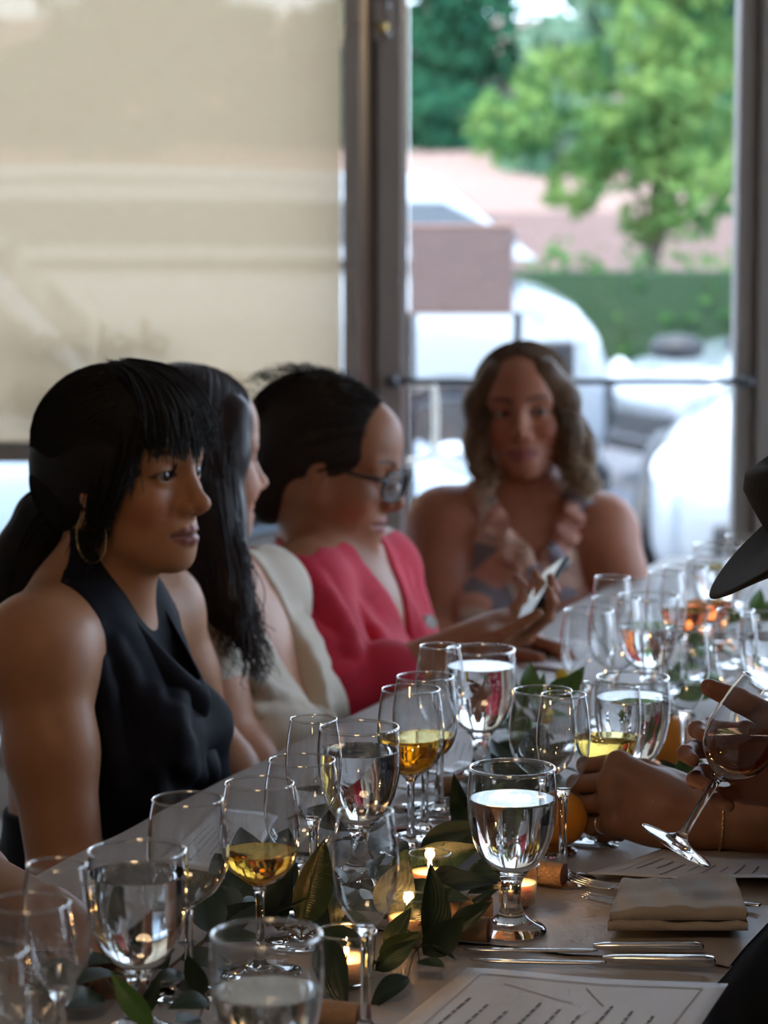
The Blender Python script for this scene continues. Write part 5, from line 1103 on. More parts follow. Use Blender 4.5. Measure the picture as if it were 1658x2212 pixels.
for sx in (-1, 1):
    for y in (U0+.15, 0, U1-.15): box('leg', (sx*(hw_-.09)-.025, y-.025, 0), (sx*(hw_-.09)+.025, y+.025, TAB-.03), M('leg_metal', (.05, .05, .05), .5, .6), tb)
V, F = [], []; ny = 120; prof = [(-hw_-.012, -.36), (-hw_-.010, -.18), (-hw_-.004, -.02), (-hw_+.004, -.004), (0, -.003), (hw_-.004, -.004), (hw_+.004, -.02), (hw_+.010, -.18), (hw_+.012, -.36)]
for i in range(ny+1):
    y = U0+(U1-U0)*i/ny
    for k, (x, z) in enumerate(prof):
        wv = .012*math.sin(y*26)+.008*math.sin(y*61+1) if k in (0, 8) else (.006*math.sin(y*26) if k in (1, 7) else 0); V.append((x+math.copysign(wv, x), y, TAB+z))
for i in range(ny):
    for k in range(8): F.append((i*9+k, i*9+k+1, (i+1)*9+k+1, (i+1)*9+k))
link('tablecloth', mesh('tablecloth', V, F), tb, [CLOTH])
# kraft paper runner in two overlapping sheets
def runner(name, y0, y1, z, label, seed):
    V, F = [], []; nx, ny = 36, int((y1-y0)*60); r = np.random.default_rng(seed); ph = r.uniform(0, 6, 6)
    for j in range(ny+1):
        for i in range(nx+1):
            x = -hw_+.002+(2*hw_-.004)*i/nx; y = y0+(y1-y0)*j/ny+(.006*math.sin(x*40+ph[0])+.008*math.sin(x*17+ph[1]) if j in (0, ny) else 0)
            zz = z+.0009*(math.sin(x*23+y*5+ph[2])+math.sin(y*19-x*7+ph[3])+math.sin((x+y)*31+ph[4]))*.6+.0012
            e = max(0, abs(x)-hw_+.03)/.03; V.append((x, y, TAB+zz-.002*e*e))
    for j in range(ny):
        for i in range(nx): F.append((j*(nx+1)+i, j*(nx+1)+i+1, (j+1)*(nx+1)+i+1, (j+1)*(nx+1)+i))
    o = link(name, mesh(name, V, F), None, [PAPER]); o.location = tb.location; o.rotation_euler = tb.rotation_euler; tag(o, label, 'paper runner'); return o
runner('paper_runner', U0+.01, 2.43-3.3, -.0005, 'kraft paper sheet covering the near end of the table under the menu', 1); runner('paper_runner', 2.40-3.3, U1-.02, .0012, 'long kraft paper sheet covering the far stretch of the table', 2)
TOP = TAB+.004
def menu(corners, label, lift=0.0, lines=True, seed=0):
    """printed sheet: corners far-left, far-right, near-right, near-left as points on the table"""
    c = [PZ(x, y, TOP)[:2] for x, y in corners]; o = empty('menu_sheet', (float(sum(q[0] for q in c)/4), float(sum(q[1] for q in c)/4), TOP)); tag(o, label, 'menu'); b = np.array(o.location)[:2]; rg = np.random.default_rng(seed)
    def at(u, v, dz=0.0):
        p = (c[0]*(1-u)+c[1]*u)*(1-v)+(c[3]*(1-u)+c[2]*u)*v-b; return (p[0], p[1], .0018+.0012*math.sin(u*7+seed)+lift*(v**2)*(.4+.6*u)+dz)
    n = 14; V = [at(i/n, j/n) for j in range(n+1) for i in range(n+1)]; F = [(j*(n+1)+i, (j+1)*(n+1)+i, (j+1)*(n+1)+i+1, j*(n+1)+i+1) for j in range(n) for i in range(n)]
    s = link('sheet', mesh('sheet', V, F), o, [MENU]); so = s.modifiers.new('thick', 'SOLIDIFY'); so.thickness = .0006; so.offset = -1
    if lines:
        def strip(name, segs, mat):
            V, F = [], []
            for u0, v0, u1, v1, wd in segs:
                m_ = 6; d = np.array((u1-u0, v1-v0)); d /= np.linalg.norm(d); q = np.array((-d[1], d[0]))*wd
                for k in range(m_+1):
                    t = k/m_; uu, vv = u0+(u1-u0)*t, v0+(v1-v0)*t; V += [at(uu-q[0], vv-q[1], .0006), at(uu+q[0], vv+q[1], .0006)]
                    if k: i = len(V)-4; F.append((i, i+1, i+3, i+2))
            link(name, mesh(name, V, F, False), s, [mat])
        seg = []
        for k in range(9):                                     # rows of small print, unreadable at this distance
            u = .14+.085*k; a = .30+.05*(k % 3); ln = (.42, .30, .50, .36)[k % 4]; v = a
            while v < a+ln: 
                w_ = rg.uniform(.02, .06); seg.append((u, v, u, min(v+w_, a+ln), .0055)); v += w_+.012
        strip('print_lines', seg, MENU_INK)
        strip('print_border', [(.08, .06, .92, .08, .004), (.92, .08, .90, .9, .003), (.08, .06, .10, .9, .003), (.2, .14, .5, .28, .003), (.5, .12, .62, .30, .003)], MENU_INK2)
    return o
menu([(1010, 2096), (1572, 2132), (1440, 2330), (720, 2330)], 'printed menu sheet on the near right corner of the table', 0.0, True, 1)
menu([(1430, 1838), (1730, 1868), (1740, 1930), (1268, 1902)], 'printed menu sheet under the reaching forearm, near edge curling up', .012, True, 2)
menu([(470, 1745), (600, 1765), (520, 1905), (345, 1862)], 'pale menu sheet in front of the halter-dress woman', .0, True, 3)
menu([(960, 1578), (1130, 1568), (1125, 1648), (925, 1668)], 'pale menu sheet in front of the red-cardigan woman', .0, True, 4)
menu([(1195, 1382), (1300, 1392), (1240, 1452), (1120, 1440)], 'pale menu sheet in front of the floral-dress woman', .0, True, 5)
menu([(700, 1650), (800, 1640), (760, 1745), (640, 1765)], 'pale menu sheet in front of the cream-top woman', .0, True, 6)

BOWL = thin_glass('bowl_glass', (.985, .99, .99), 2.6, .0, .15); GOB = thin_glass('goblet_glass', (.975, .985, .985), 2.3, .01, .25); STEM = solid_glass('stem_glass'); RIMG = thin_glass('rim_glass', (.97, .98, .98), 1.5, .25)
WATER = solid_glass('water', (1, 1, 1), 1.333); WHITEW = solid_glass('white_wine', (1.0, .82, .38), 1.34); AMBER = solid_glass('amber_wine', (.96, .72, .26), 1.34); ROSE = solid_glass('rose_wine', (.90, .42, .18), 1.34); BROWNW = solid_glass('copper_wine', (.74, .50, .33), 1.34)
PROF = {
 'wine': dict(H=.170, foot=.0365, stem=[(.0365, .0), (.0365, .0012), (.030, .0028), (.016, .0052), (.0065, .0105), (.0042, .020), (.0038, .045), (.0042, .068), (.0062, .075), (.0095, .0785)],
              bowl=[(.0095, .0785), (.0165, .083), (.0245, .0895), (.0305, .0985), (.0340, .110), (.0352, .122), (.0347, .137), (.0330, .153), (.0300, .170)]),
 'flute': dict(H=.188, foot=.0340, stem=[(.034, 0), (.034, .0012), (.027, .003), (.014, .006), (.0062, .012), (.0045, .025), (.0042, .055), (.0050, .080), (.0068, .089), (.0088, .0935)],
              bowl=[(.0088, .0935), (.0140, .100), (.0195, .1085), (.0240, .120), (.0264, .133), (.0270, .145), (.0262, .160), (.0243, .175), (.0220, .188)]),
 'goblet': dict(H=.155, foot=.0325, stem=[(.0325, 0), (.0330, .002), (.0300, .006), (.0200, .011), (.0125, .018), (.0092, .028), (.0088, .040), (.0105, .050), (.0145, .056), (.0175, .0600)],
              bowl=[(.0175, .0600), (.0250, .066), (.0315, .0755), (.0368, .089), (.0402, .105), (.0415, .120), (.0412, .136), (.0402, .148), (.0392, .155)]),
}
_gm = {}
def rad_at(prof, z):
    r, zz = zip(*prof); return float(np.interp(z, zz, r))
def dense(prof, n):
    """smooth the profile"""
    p = spline([(a, b, 0) for a, b in prof], n); return [(float(a), float(b)) for a, b, _ in p]
def glass_meshes(kind):
    if kind in _gm: return _gm[kind]
    g = PROF[kind]; seg = 64
    v, f = lathe([(0, 0)]+dense(g['stem'], 40)+[(0, g['stem'][-1][1]-.001)], seg); ms = mesh(kind+'_stem', v, f); ms.materials.append(STEM)
    bp = dense(g['bowl'], 36); v, f = lathe([(0, bp[0][1])]+bp, seg); mb = mesh(kind+'_bowl', v, f); mb.materials.append(GOB if kind == 'goblet' else BOWL)
    r, z = g['bowl'][-1]; t = .0016 if kind == 'goblet' else .0010; q = [(r+t*math.cos(a), z+t*1.2*math.sin(a)) for a in np.linspace(0, 2*math.pi, 11)]; v, f = lathe(q, seg); mr = mesh(kind+'_rim', v, f); mr.materials.append(RIMG)
    _gm[kind] = (ms, mb, mr); return _gm[kind]
KINDNAME = {'wine': 'wine_glass', 'flute': 'champagne_flute', 'goblet': 'water_goblet'}
GROUPN = {'wine': 'wine glasses on the table', 'flute': 'champagne flutes on the table', 'goblet': 'water goblets on the table'}
def liquid_mesh(kind, level, axis=None):
    """liquid filling the bowl up to a level; with an axis the free surface stays horizontal"""
    bp = [(r-.0012, z) for r, z in dense(PROF[kind]['bowl'], 60)]; z0 = bp[0][1]+.0015; seg = 64
    if axis is None:
        pr = [(0, z0)]+[(max(r, .001), z) for r, z in bp if z0 <= z < level-.0004]+[(rad_at(bp, level), level-.0003), (rad_at(bp, level)-.0004, level)]+[(rad_at(bp, level)*k, level-.0004*(1-k)) for k in (.95, .8, .5, .2)]+[(0, level-.0004)]
        v, f = lathe(pr, seg); return mesh('liquid', v, f)
    n = Vector(axis).normalized(); up = (Vector((0, 0, 1)).rotation_difference(n)).inverted() @ Vector((0, 0, 1))   # world up in glass space
    import bmesh
    v, f = lathe([(0, z0)]+[(max(r, .001), z) for r, z in bp if z >= z0]+[(0, bp[-1][1])], seg); me = mesh('liquid', v, f); bm = bmesh.new(); bm.from_mesh(me)
    r = bmesh.ops.bisect_plane(bm, geom=bm.verts[:]+bm.edges[:]+bm.faces[:], plane_co=(0, 0, level), plane_no=up, clear_outer=True); bmesh.ops.holes_fill(bm, edges=[e for e in r['geom_cut'] if isinstance(e, bmesh.types.BMEdge)])
    bmesh.ops.recalc_face_normals(bm, faces=bm.faces[:]); bm.to_mesh(me); bm.free(); return me
GL = []
def glass(kind, px, py, label, fill=None, liq=None, loc=None, axis=None, level=None):
    """px, py: where the photo shows the centre of the rim"""
    H = PROF[kind]['H']; p = PZ(px, py, TOP+H) if loc is None else loc
    o = empty(KINDNAME[kind], (p[0], p[1], TOP if loc is None else p[2])); tag(o, label, 'glass', GROUPN[kind])
    if axis is not None:
        o.rotation_mode = 'QUATERNION'; o.rotation_quaternion = Vector((0, 0, 1)).rotation_difference(Vector(axis))
    else: o.rotation_euler = (0, 0, random.uniform(0, 6)); GL.append((o, kind, px, py))
    for nm, me in zip(('stem', 'bowl', 'rim'), glass_meshes(kind)): link(nm, me, o)
    if fill is not None:
        if level is None: level = PZ(px, py, TOP+H)[1]; dd = level; level = float(P(px, fill, dd)[2])-TOP
        nm = 'water' if liq is WATER else 'wine'; me = liquid_mesh(kind, level, axis); me.materials.append(liq); link(nm, me, o)
    return o
G = glass
G('goblet', 575, 2018, 'large water goblet at the bottom edge, beside the candle', 2140, WATER)
G('goblet', 296, 1838, 'full water goblet in front of the halter-dress woman\'s arm', 1886, WATER)
G('flute', 123, 1868, 'empty champagne flute in front of the forearm at the corner')
G('wine', 62, 1950, 'empty wine glass behind the corner flute, cut by the picture edge'); G('wine', -36, 2052, 'empty wine glass at the bottom corner, mostly out of the picture')
G('wine', 405, 1726, 'empty wine glass next to the full goblet, before the halter dress')
G('wine', 560, 1692, 'wine glass of golden wine behind the tall green leaves', 1838, AMBER)
G('wine', 652, 1642, 'empty wine glass just behind the golden wine')
G('flute', 677, 1553, 'empty champagne flute in front of the cream top')
G('flute', 789, 1753, 'empty champagne flute standing among the garland leaves')
G('goblet', 775, 1572, 'full water goblet between the cream top and the white wine', 1620, WATER)
G('wine', 887, 1489, 'wine glass of white wine standing before the red cardigan', 1592, WHITEW)
G('wine', 918, 1462, 'wine glass of amber wine just behind the white wine', 1588, AMBER)
G('flute', 950, 1396, 'empty champagne flute overlapping the goblet by the red cardigan')
G('goblet', 1038, 1404, 'full water goblet in front of the red-cardigan woman\'s hands', 1438, WATER)
G('goblet', 1106, 1660, 'large clear water goblet in the middle, before the orange', 1724, WATER)
G('wine', 1172, 1492, 'empty wine glass half hidden behind a flute near the garland'); G('flute', 1217, 1501, 'empty champagne flute directly before the orange')
G('goblet', 1366, 1464, 'water goblet behind the ringed hand', 1505, WATER)
G('flute', 1481, 1359, 'champagne flute on a tall stem left of the tilted glass')
G('wine', 1271, 1319, 'empty wine glass beside the floral-dress woman\'s menu'); G('wine', 1330, 1293, 'empty wine glass touching the far water goblet')
G('goblet', 1400, 1288, 'water goblet in the far cluster below the floral dress', 1352, WATER); G('flute', 1322, 1247, 'champagne flute before the floral-dress woman\'s bare arm')
G('wine', 1480, 1226, 'wine glass of rose wine in the far row', 1318, ROSE); G('wine', 1532, 1208, 'wine glass of rose wine at the hat brim', 1300, ROSE); G('flute', 1438, 1238, 'champagne flute first in the far row')
G('goblet', 1556, 1178, 'water goblet far behind the hat brim', 1225, WATER); G('flute', 1600, 1158, 'champagne flute farthest along, right above the hat brim'); G('flute', 1588, 1318, 'champagne flute below the hat brim tip'); G('goblet', 1668, 1330, 'water goblet below the hat, cut by the picture edge', 1375, WATER)
G('wine', 0, 0, 'wine glass of white wine gripped by the ringed hand', 1, WHITEW, loc=W9_FOOT, axis=W9_AXIS, level=.113)
G('wine', 0, 0, 'tilted wine glass of copper wine held by the guest in the hat', 1, BROWNW, loc=HELD_FOOT, axis=HELD_AXIS, level=.121)
for i in range(len(GL)):
    for j in range(i):
        d = (GL[i][0].location-GL[j][0].location).length; mn = max(PROF[GL[i][1]]['bowl'][k][0] for k in range(9))+max(PROF[GL[j][1]]['bowl'][k][0] for k in range(9))
        mn = max(mn, PROF[GL[i][1]]['foot']+PROF[GL[j][1]]['foot'])
        if d < mn: print('GLASSES TOO CLOSE', GL[i][0]['label'], '|', GL[j][0]['label'], round(d, 3), round(mn, 3))
# ------------------------------------------------------------------ candles, garland, fruit, corks, cutlery, napkin
WAX = M('candle_wax', (.85, .62, .38), .5, var=.05, sss=.6); VOT = thin_glass('votive_glass', (.97, .97, .96), 1.8, .02); FLAME = M('flame', (1, .7, .3), .5, emit=((1.0, .55, .18), 60)); WICK = M('wick', (.02, .015, .01), .9)
def candle(px, py, label, r=.0205, h=.040):
    p = PZ(px, py, TOP+h); o = empty('votive_candle', (p[0], p[1], TOP)); tag(o, label, 'candle')
    v, f = lathe([(0, .002), (r*.86, .002), (r*.9, .004), (r, h)], 40); link('glass_cup', mesh('glass_cup', v, f), o, [VOT]); q = [(r+.0010*math.cos(a), h+.0012*math.sin(a)) for a in np.linspace(0, 2*math.pi, 9)]; v, f = lathe(q, 40); link('rim', mesh('rim', v, f), o, [RIMG])
    v, f = lathe([(0, .003), (r*.84, .003), (r*.90, .022), (r*.7, .0205), (.002, .020), (0, .020)], 32); link('wax', mesh('wax', v, f), o, [WAX])
    v, f = tube([(0, 0, .020), (.0006, 0, .026)], .0006, 6); link('wick', mesh('wick', v, f), o, [WICK])
    v, f = lathe([(0, .024), (.0016, .0260), (.0022, .0285), (.0018, .032), (.0008, .0365), (0, .040)], 16); link('flame', mesh('flame', v, f), o, [FLAME])
    L = bpy.data.lights.new('candle_light', 'POINT'); L.energy = .05; L.color = (1.0, .50, .16); L.shadow_soft_size = .005; q = bpy.data.objects.new('candle_light', L); COL.objects.link(q); q.parent = o; q.location = (0, 0, .033); return o
candle(928, 1843, 'votive candle with a clear flame behind the garland leaves'); candle(882, 1938, 'votive candle glowing between two dark leaves'); candle(748, 2012, 'votive candle glowing orange behind the flute stem', .026, .045)
candle(1118, 1866, 'votive candle hidden behind the big water goblet'); candle(1432, 1545, 'votive candle beside the far orange'); candle(1500, 1330, 'votive candle in the far row of glasses')
# leaves
def lm(name, c, rough=.35):
    m, n, l, out = new_mat(name); b = n.new('ShaderNodeBsdfPrincipled'); l.new(b.outputs[0], out.inputs[0]); b.inputs['Roughness'].default_value = rough
    tc = n.new('ShaderNodeTexCoord'); wv = n.new('ShaderNodeTexWave'); wv.inputs['Scale'].default_value = 1.6; wv.inputs['Distortion'].default_value = 2.0; wv.wave_type = 'BANDS'; wv.bands_direction = 'DIAGONAL'
    mp = n.new('ShaderNodeMapping'); mp.inputs['Scale'].default_value = (9, 9, 9); l.new(tc.outputs['Generated'], mp.inputs[0]); l.new(mp.outputs[0], wv.inputs['Vector']); oi = n.new('ShaderNodeObjectInfo')
    mx = n.new('ShaderNodeMixRGB'); mx.inputs[1].default_value = (*[q*.72 for q in c], 1); mx.inputs[2].default_value = (*[q*1.25 for q in c], 1); ad = n.new('ShaderNodeMath'); ad.operation = 'MULTIPLY_ADD'; ad.inputs[1].default_value = .35; l.new(wv.outputs['Fac'], ad.inputs[0]); sc = n.new('ShaderNodeMath'); sc.operation = 'MULTIPLY'; sc.inputs[1].default_value = .65; l.new(oi.outputs['Random'], sc.inputs[0]); l.new(sc.outputs[0], ad.inputs[2]); l.new(ad.outputs[0], mx.inputs[0]); l.new(mx.outputs[0], b.inputs['Base Color'])
    bp = n.new('ShaderNodeBump'); bp.inputs['Strength'].default_value = .3; bp.inputs['Distance'].default_value = .001; l.new(wv.outputs['Fac'], bp.inputs['Height']); l.new(bp.outputs[0], b.inputs['Normal']); return m
LEAF_G = lm('garland_leaf', (.016, .036, .015)); LEAF_B = lm('bright_leaf', (.085, .20, .040)); LEAF_E = lm('grey_leaf', (.085, .105, .095), .5); TWIG = M('twig', (.10, .07, .04), .8)
def leaf_mesh(name, wide, curl, fold, mat, n=9):
    """unit leaf along +x, up +z, pointed, folded along the midrib"""
    V, F = [], []
    for i in range(n+1):
        t = i/n; w = wide*math.sin(math.pi*min(1, t*.97+.015)**.85)**.9*(1-.25*t) if 0 < i < n else .004; z = -curl*t*t
        for k in (-1, -.5, 0, .5, 1): V.append((t*(1-.1*curl*t), k*w, z+fold*abs(k)*w*1.2-.15*curl*(abs(k)**2)*w))
    for i in range(n):
        for k in range(4): F.append((i*5+k, i*5+k+1, (i+1)*5+k+1, (i+1)*5+k))
    me = mesh(name, V, F); me.materials.append(mat); return me
LM = [leaf_mesh('leaf', .26, .25, .35, LEAF_G), leaf_mesh('leaf', .21, .45, .25, LEAF_G), leaf_mesh('leaf', .30, -.2, .30, LEAF_G), leaf_mesh('leaf', .28, .3, .25, LEAF_B), leaf_mesh('leaf', .42, .15, .15, LEAF_E)]
def put_leaf(root, base, tip, kind, nrm=None, wide=1.0):
    """leaf from base to tip (world), its face towards nrm"""
    b, t = np.array(base), np.array(tip); d = t-b; L = np.linalg.norm(d); d /= L; n_ = np.array(nrm if nrm is not None else (0, -.6, .8), float); n_ -= d*(n_@d); n_ /= np.linalg.norm(n_); s = np.cross(n_, d)
    o = bpy.data.objects.new('leaf', LM[kind]); COL.objects.link(o); o.parent = root
    m = Matrix((tuple(d*L), tuple(s*L*wide), tuple(n_*L))).transposed().to_4x4(); m.translation = Vector(b-np.array(root.location)); o.matrix_local = m; return o
def stem_of(root, pts, r=.0014):
    v, f = tube([np.array(p)-np.array(root.location) for p in spline(pts, 10)], [r]*6+[r*.8]*2+[r*.5]*2, 6); link('twig', mesh('twig', v, f), root, [TWIG])
rgL = np.random.default_rng(123)
def sprig(u, v, ang, n, kind, L=.07, label=None, group=None, up=.35):
    """a twig lying on the table with leaves on both sides"""
    a = UV(u, v, TOP+.010); dr = np.array([math.cos(ang), math.sin(ang), 0]); o = empty('leafy_sprig', a); tag(o, label, 'sprig', group); ln = L*(n*.28+.6)
    pts = [a, a+dr*ln*.5+np.array([0, 0, .012]), a+dr*ln+np.array([0, 0, .016])]; stem_of(o, pts); sp = spline(pts, n+2)
    for i in range(n):
        s = 1 if i % 2 else -1; an = ang+s*rgL.uniform(.5, 1.1); z = rgL.uniform(.0, up); l_ = L*rgL.uniform(.75, 1.15); d = np.array([math.cos(an)*math.cos(z), math.sin(an)*math.cos(z), math.sin(z)])
        tip = sp[i+1]+d*l_; tip[2] = max(tip[2], TOP+.006); put_leaf(o, sp[i+1], tip, kind if rgL.uniform() < .75 else (kind+1) % 3, (rgL.normal(0, .4), -.4+rgL.normal(0, .3), .9))
    put_leaf(o, sp[-1], sp[-1]+dr*L*.9+np.array([0, 0, .02]), kind); return o
GN = 'leafy sprigs of the table garland'
D9 = ['under the large goblet at the bottom edge', 'between the near goblets and the first candle', 'beside the orange-lit votive', 'at the foot of the flute among the leaves', 'under the curled leaves by the candles', 'behind the stained cork', 'before the clear-flame votive', 'at the foot of the middle goblet', 'behind the middle goblet']
for i, (u, v) in enumerate(((2.02, -1.02), (2.12, -.99), (2.26, -1.00), (2.34, -.95), (2.45, -.96), (2.55, -.92), (2.62, -.965), (2.72, -.90), (2.86, -.93))): sprig(u, v, R(rgL.uniform(30, 110)), 8, i % 3, .072, 'dark leafy sprig lying '+D9[i], GN)
for i, (u, v) in enumerate(((3.05, -.90), (3.20, -.95), (3.38, -1.02), (3.5, -.90), (3.70, -.95))): sprig(u, v, R(rgL.uniform(30, 150)), 6, 3, .055, 'green leafy sprig '+['by the orange and flute', 'under the fresh green leaves', 'beside the pale menu of the red-cardigan woman', 'behind the tall flute stem', 'below the empty far wine glasses'][i], 'green sprigs of the far garland')
for i, (u, v) in enumerate(((3.95, -.90), (4.2, -.93), (4.5, -.9))): sprig(u, v, R(rgL.uniform(30, 150)), 5, 3, .055, 'green leafy sprig '+['under the rose wine glasses', 'behind the rose wine glasses', 'at the farthest flutes'][i], 'green sprigs by the farthest glasses')
# the leaves the photo shows singly, grouped on their twigs
def cluster(label, leaves, root_px):
    a = PZ(*root_px, TOP+.006); o = empty('leafy_sprig', a); tag(o, label, 'sprig')
    for (bx, by), (tx, ty), y, dy, kind, nrm, wd in leaves:
        b, t = P(bx, by, y), P(tx, ty, y+dy); b[2] = max(b[2], TOP+.004); t[2] = max(t[2], TOP+.004); put_leaf(o, b, t, kind, nrm, wd); stem_of(o, [a, (a+b)/2+np.array([0, 0, .006]), b], .0011)
    return o
CAMN = (0, -1, .25)
cluster('upright dark leaves before the golden wine', [((600, 2010), (608, 1830), 2.50, .0, 0, (-.5, -1, .2), .85), ((655, 2000), (692, 1806), 2.49, .0, 2, (.25, -1, .1), .80), ((575, 2000), (588, 1905), 2.46, -.02, 1, (-.6, -1, .3), .9), ((720, 2010), (742, 1850), 2.52, .02, 1, (.7, -1, .1), .8)], (650, 2030))
cluster('curled dark leaves among the votive candles', [((935, 2060), (945, 1870), 2.47, .0, 0, (.35, -1, .2), .80), ((915, 2070), (1000, 1975), 2.46, .0, 2, (.5, -1, .5), 1.1), ((1000, 1985), (1055, 1905), 2.58, .0, 1, (-.3, -.7, 1), .8), ((1010, 1930), (1130, 1890), 2.62, .02, 1, (0, -.5, 1), .8), ((935, 1890), (1000, 1885), 2.65, .0, 2, (0, -1, .5), 1.0)], (960, 2050))
cluster('broad dark leaves leaning on the orange-lit votive', [((695, 2010), (800, 2062), 2.40, -.02, 2, (.2, -.8, .8), .8), ((700, 2030), (735, 2165), 2.36, -.06, 0, (-.2, -1, .5), .9), ((810, 2130), (900, 2030), 2.41, .0, 0, (.3, -1, .5), .9), ((820, 2080), (905, 2010), 2.44, .0, 2, (.3, -1, .4), 1.0), ((930, 2040), (985, 2055), 2.46, -.01, 1, (.1, -.6, 1), .9)], (760, 2110))
cluster('broad dark leaves filling the middle of the garland', [((870, 2005), (965, 1908), 2.52, .0, 0, (-.2, -.8, .7), .95), ((965, 2015), (1068, 1962), 2.50, .0, 2, (.1, -.6, .9), .9), ((835, 2055), (880, 1960), 2.46, .0, 0, (-.3, -1, .4), .95), ((1010, 1905), (1085, 1852), 2.70, .0, 2, (.2, -.7, .7), .9), ((880, 2110), (800, 2170), 2.36, -.04, 0, (0, -.6, 1), .9), ((905, 2075), (960, 2105), 2.42, -.03, 2, (.1, -.5, 1), .9)], (900, 2050))
cluster('single grey rounded leaf by the flute', [((830, 1985), (880, 1855), 2.56, .0, 4, (.1, -1, .3), .85)], (840, 1990))
cluster('large leaf standing at the side of the middle goblet', [((1020, 1840), (1000, 1672), 2.86, .02, 2, (-.8, -1, .1), .7), ((1040, 1760), (1085, 1690), 2.88, .0, 3, (0, -1, .3), .9), ((1050, 1850), (1010, 1790), 2.82, .0, 1, (-.3, -1, .2), .9)], (1040, 1850))
cluster('green lance-shaped leaves at the foot of the near goblet', [((330, 2215), (232, 2110), 2.16, .0, 3, (-.4, -1, .4), .75), ((300, 2200), (352, 2105), 2.20, .0, 0, (.4, -1, .3), .7)], (300, 2230))
cluster('dark drooping leaves between the two near goblets', [((440, 2150), (408, 2056), 2.26, .0, 2, (-.3, -1, .4), .9), ((450, 2165), (375, 2160), 2.24, -.03, 0, (-.2, -.8, .8), 1.1), ((430, 2200), (372, 2225), 2.2, -.03, 2, (0, -.7, 1), 1.0)], (450, 2180))
cluster('fresh green leaves rising behind the empty wine glass', [((1140, 1505), (1150, 1432), 3.34, .0, 3, (.2, -1, .1), 1.2), ((1105, 1560), (1085, 1495), 3.28, .0, 3, (-.3, -1, .2), 1.2), ((1160, 1500), (1180, 1455), 3.35, .0, 3, (.4, -1, .1), .8), ((1180, 1505), (1232, 1455), 3.36, .0, 3, (0, -.8, .6), .9), ((1210, 1510), (1262, 1440), 3.38, .0, 3, (.1, -1, .4), .9), ((1140, 1530), (1108, 1475), 3.32, .0, 3, (-.2, -1, .2), .8)], (1160, 1560))
cluster('rounded green leaf beside the flute stem', [((1470, 1700), (1500, 1620), 3.16, .0, 3, (.2, -1, .1), 1.35), ((1480, 1690), (1425, 1640), 3.16, .0, 0, (0, -1, .3), .9), ((1505, 1700), (1520, 1640), 3.18, .0, 3, (.3, -1, .1), 1.0)], (1480, 1715))
cluster('bright green leaves under the hat brim', [((1625, 1330), (1648, 1272), 3.9, .0, 3, (.2, -1, .1), 1.2), ((1600, 1340), (1568, 1312), 3.85, .0, 3, (0, -1, .2), .9), ((1645, 1345), (1675, 1290), 3.9, 0, 3, (0, -1, .2), 1.1)], (1630, 1360))
# fruit
PEEL = M('orange_peel', (.80, .30, .025), .42, var=.10, vscale=60, bump=.45, bscale=900); KUM = M('yellow_peel', (.78, .56, .05), .4, var=.1, bump=.3, bscale=900); CALYX = M('calyx', (.16, .20, .05), .8)
def fruit(px, py, r, mat, label, name):
    p = PZ(px, py, TOP+r); o = empty(name, (p[0], p[1], TOP)); tag(o, label, 'fruit'); n = 28; pr = [(0, .0)]+[(r*math.sin(math.pi*i/n)*(1+.01*math.sin(i)), r-r*.96*math.cos(math.pi*i/n)) for i in range(1, n)]+[(0, r*1.955)]
    v, f = lathe(pr, 36); link('peel', mesh('peel', v, f), o, [mat]); v, f = lathe([(0, 0), (r*.10, 0), (r*.13, .001), (r*.05, .002), (0, .003)], 10); q = link('calyx', mesh('calyx', v, f), o, [CALYX]); q.location = (0, 0, r*1.95); return o
fruit(1206, 1768, .0305, PEEL, 'orange behind the flute stem, next to the ringed hand', 'orange'); fruit(1448, 1598, .0310, PEEL, 'orange in the shade behind the tall flute stem', 'orange'); fruit(1536, 1338, .026, PEEL, 'orange in the far row of glasses', 'orange')
fruit(1218, 1462, .013, KUM, 'small yellow fruit on the green garland leaves', 'kumquat'); fruit(1176, 1545, .012, KUM, 'small yellow fruit seen through the empty wine glass', 'kumquat')
# corks
CORK = M('cork', (.42, .26, .15), .85, var=.3, vscale=90, bump=.5, bscale=300); CORKR = M('wine_stained_cork', (.22, .07, .05), .8, var=.3, vscale=60)
def cork(px, py, yaw, label, stain=True):
    p = PZ(px, py, TOP+.012); o = empty('wine_cork', (p[0], p[1], TOP+.0121), R(yaw)); tag(o, label, 'cork'); v, f = lathe([(0, -.0225), (.0108, -.0225), (.0118, -.0212), (.0118, .0212), (.0112, .0225)], 24); q = link('cork_body', mesh('cork_body', v, f), o, [CORK]); q.rotation_euler = (0, R(90), 0)
    v, f = lathe([(0, .0226), (.0112, .0226), (.0112, .0222)], 24); q = link('cork_end', mesh('cork_end', v, f), o, [CORKR if stain else CORK]); q.rotation_euler = (0, R(90), 0); return o
cork(1006, 2005, -18, 'wine cork with a stained end beside the goblet foot'); cork(1012, 1962, 0, 'brown wine cork lying behind the stained cork'); cork(1172, 1885, -25, 'wine cork beside the foot of the flute by the orange'); cork(722, 2192, -20, 'reddish wine cork at the bottom edge'); cork(985, 1698, 20, 'pale wine cork between the far wine glasses', False)
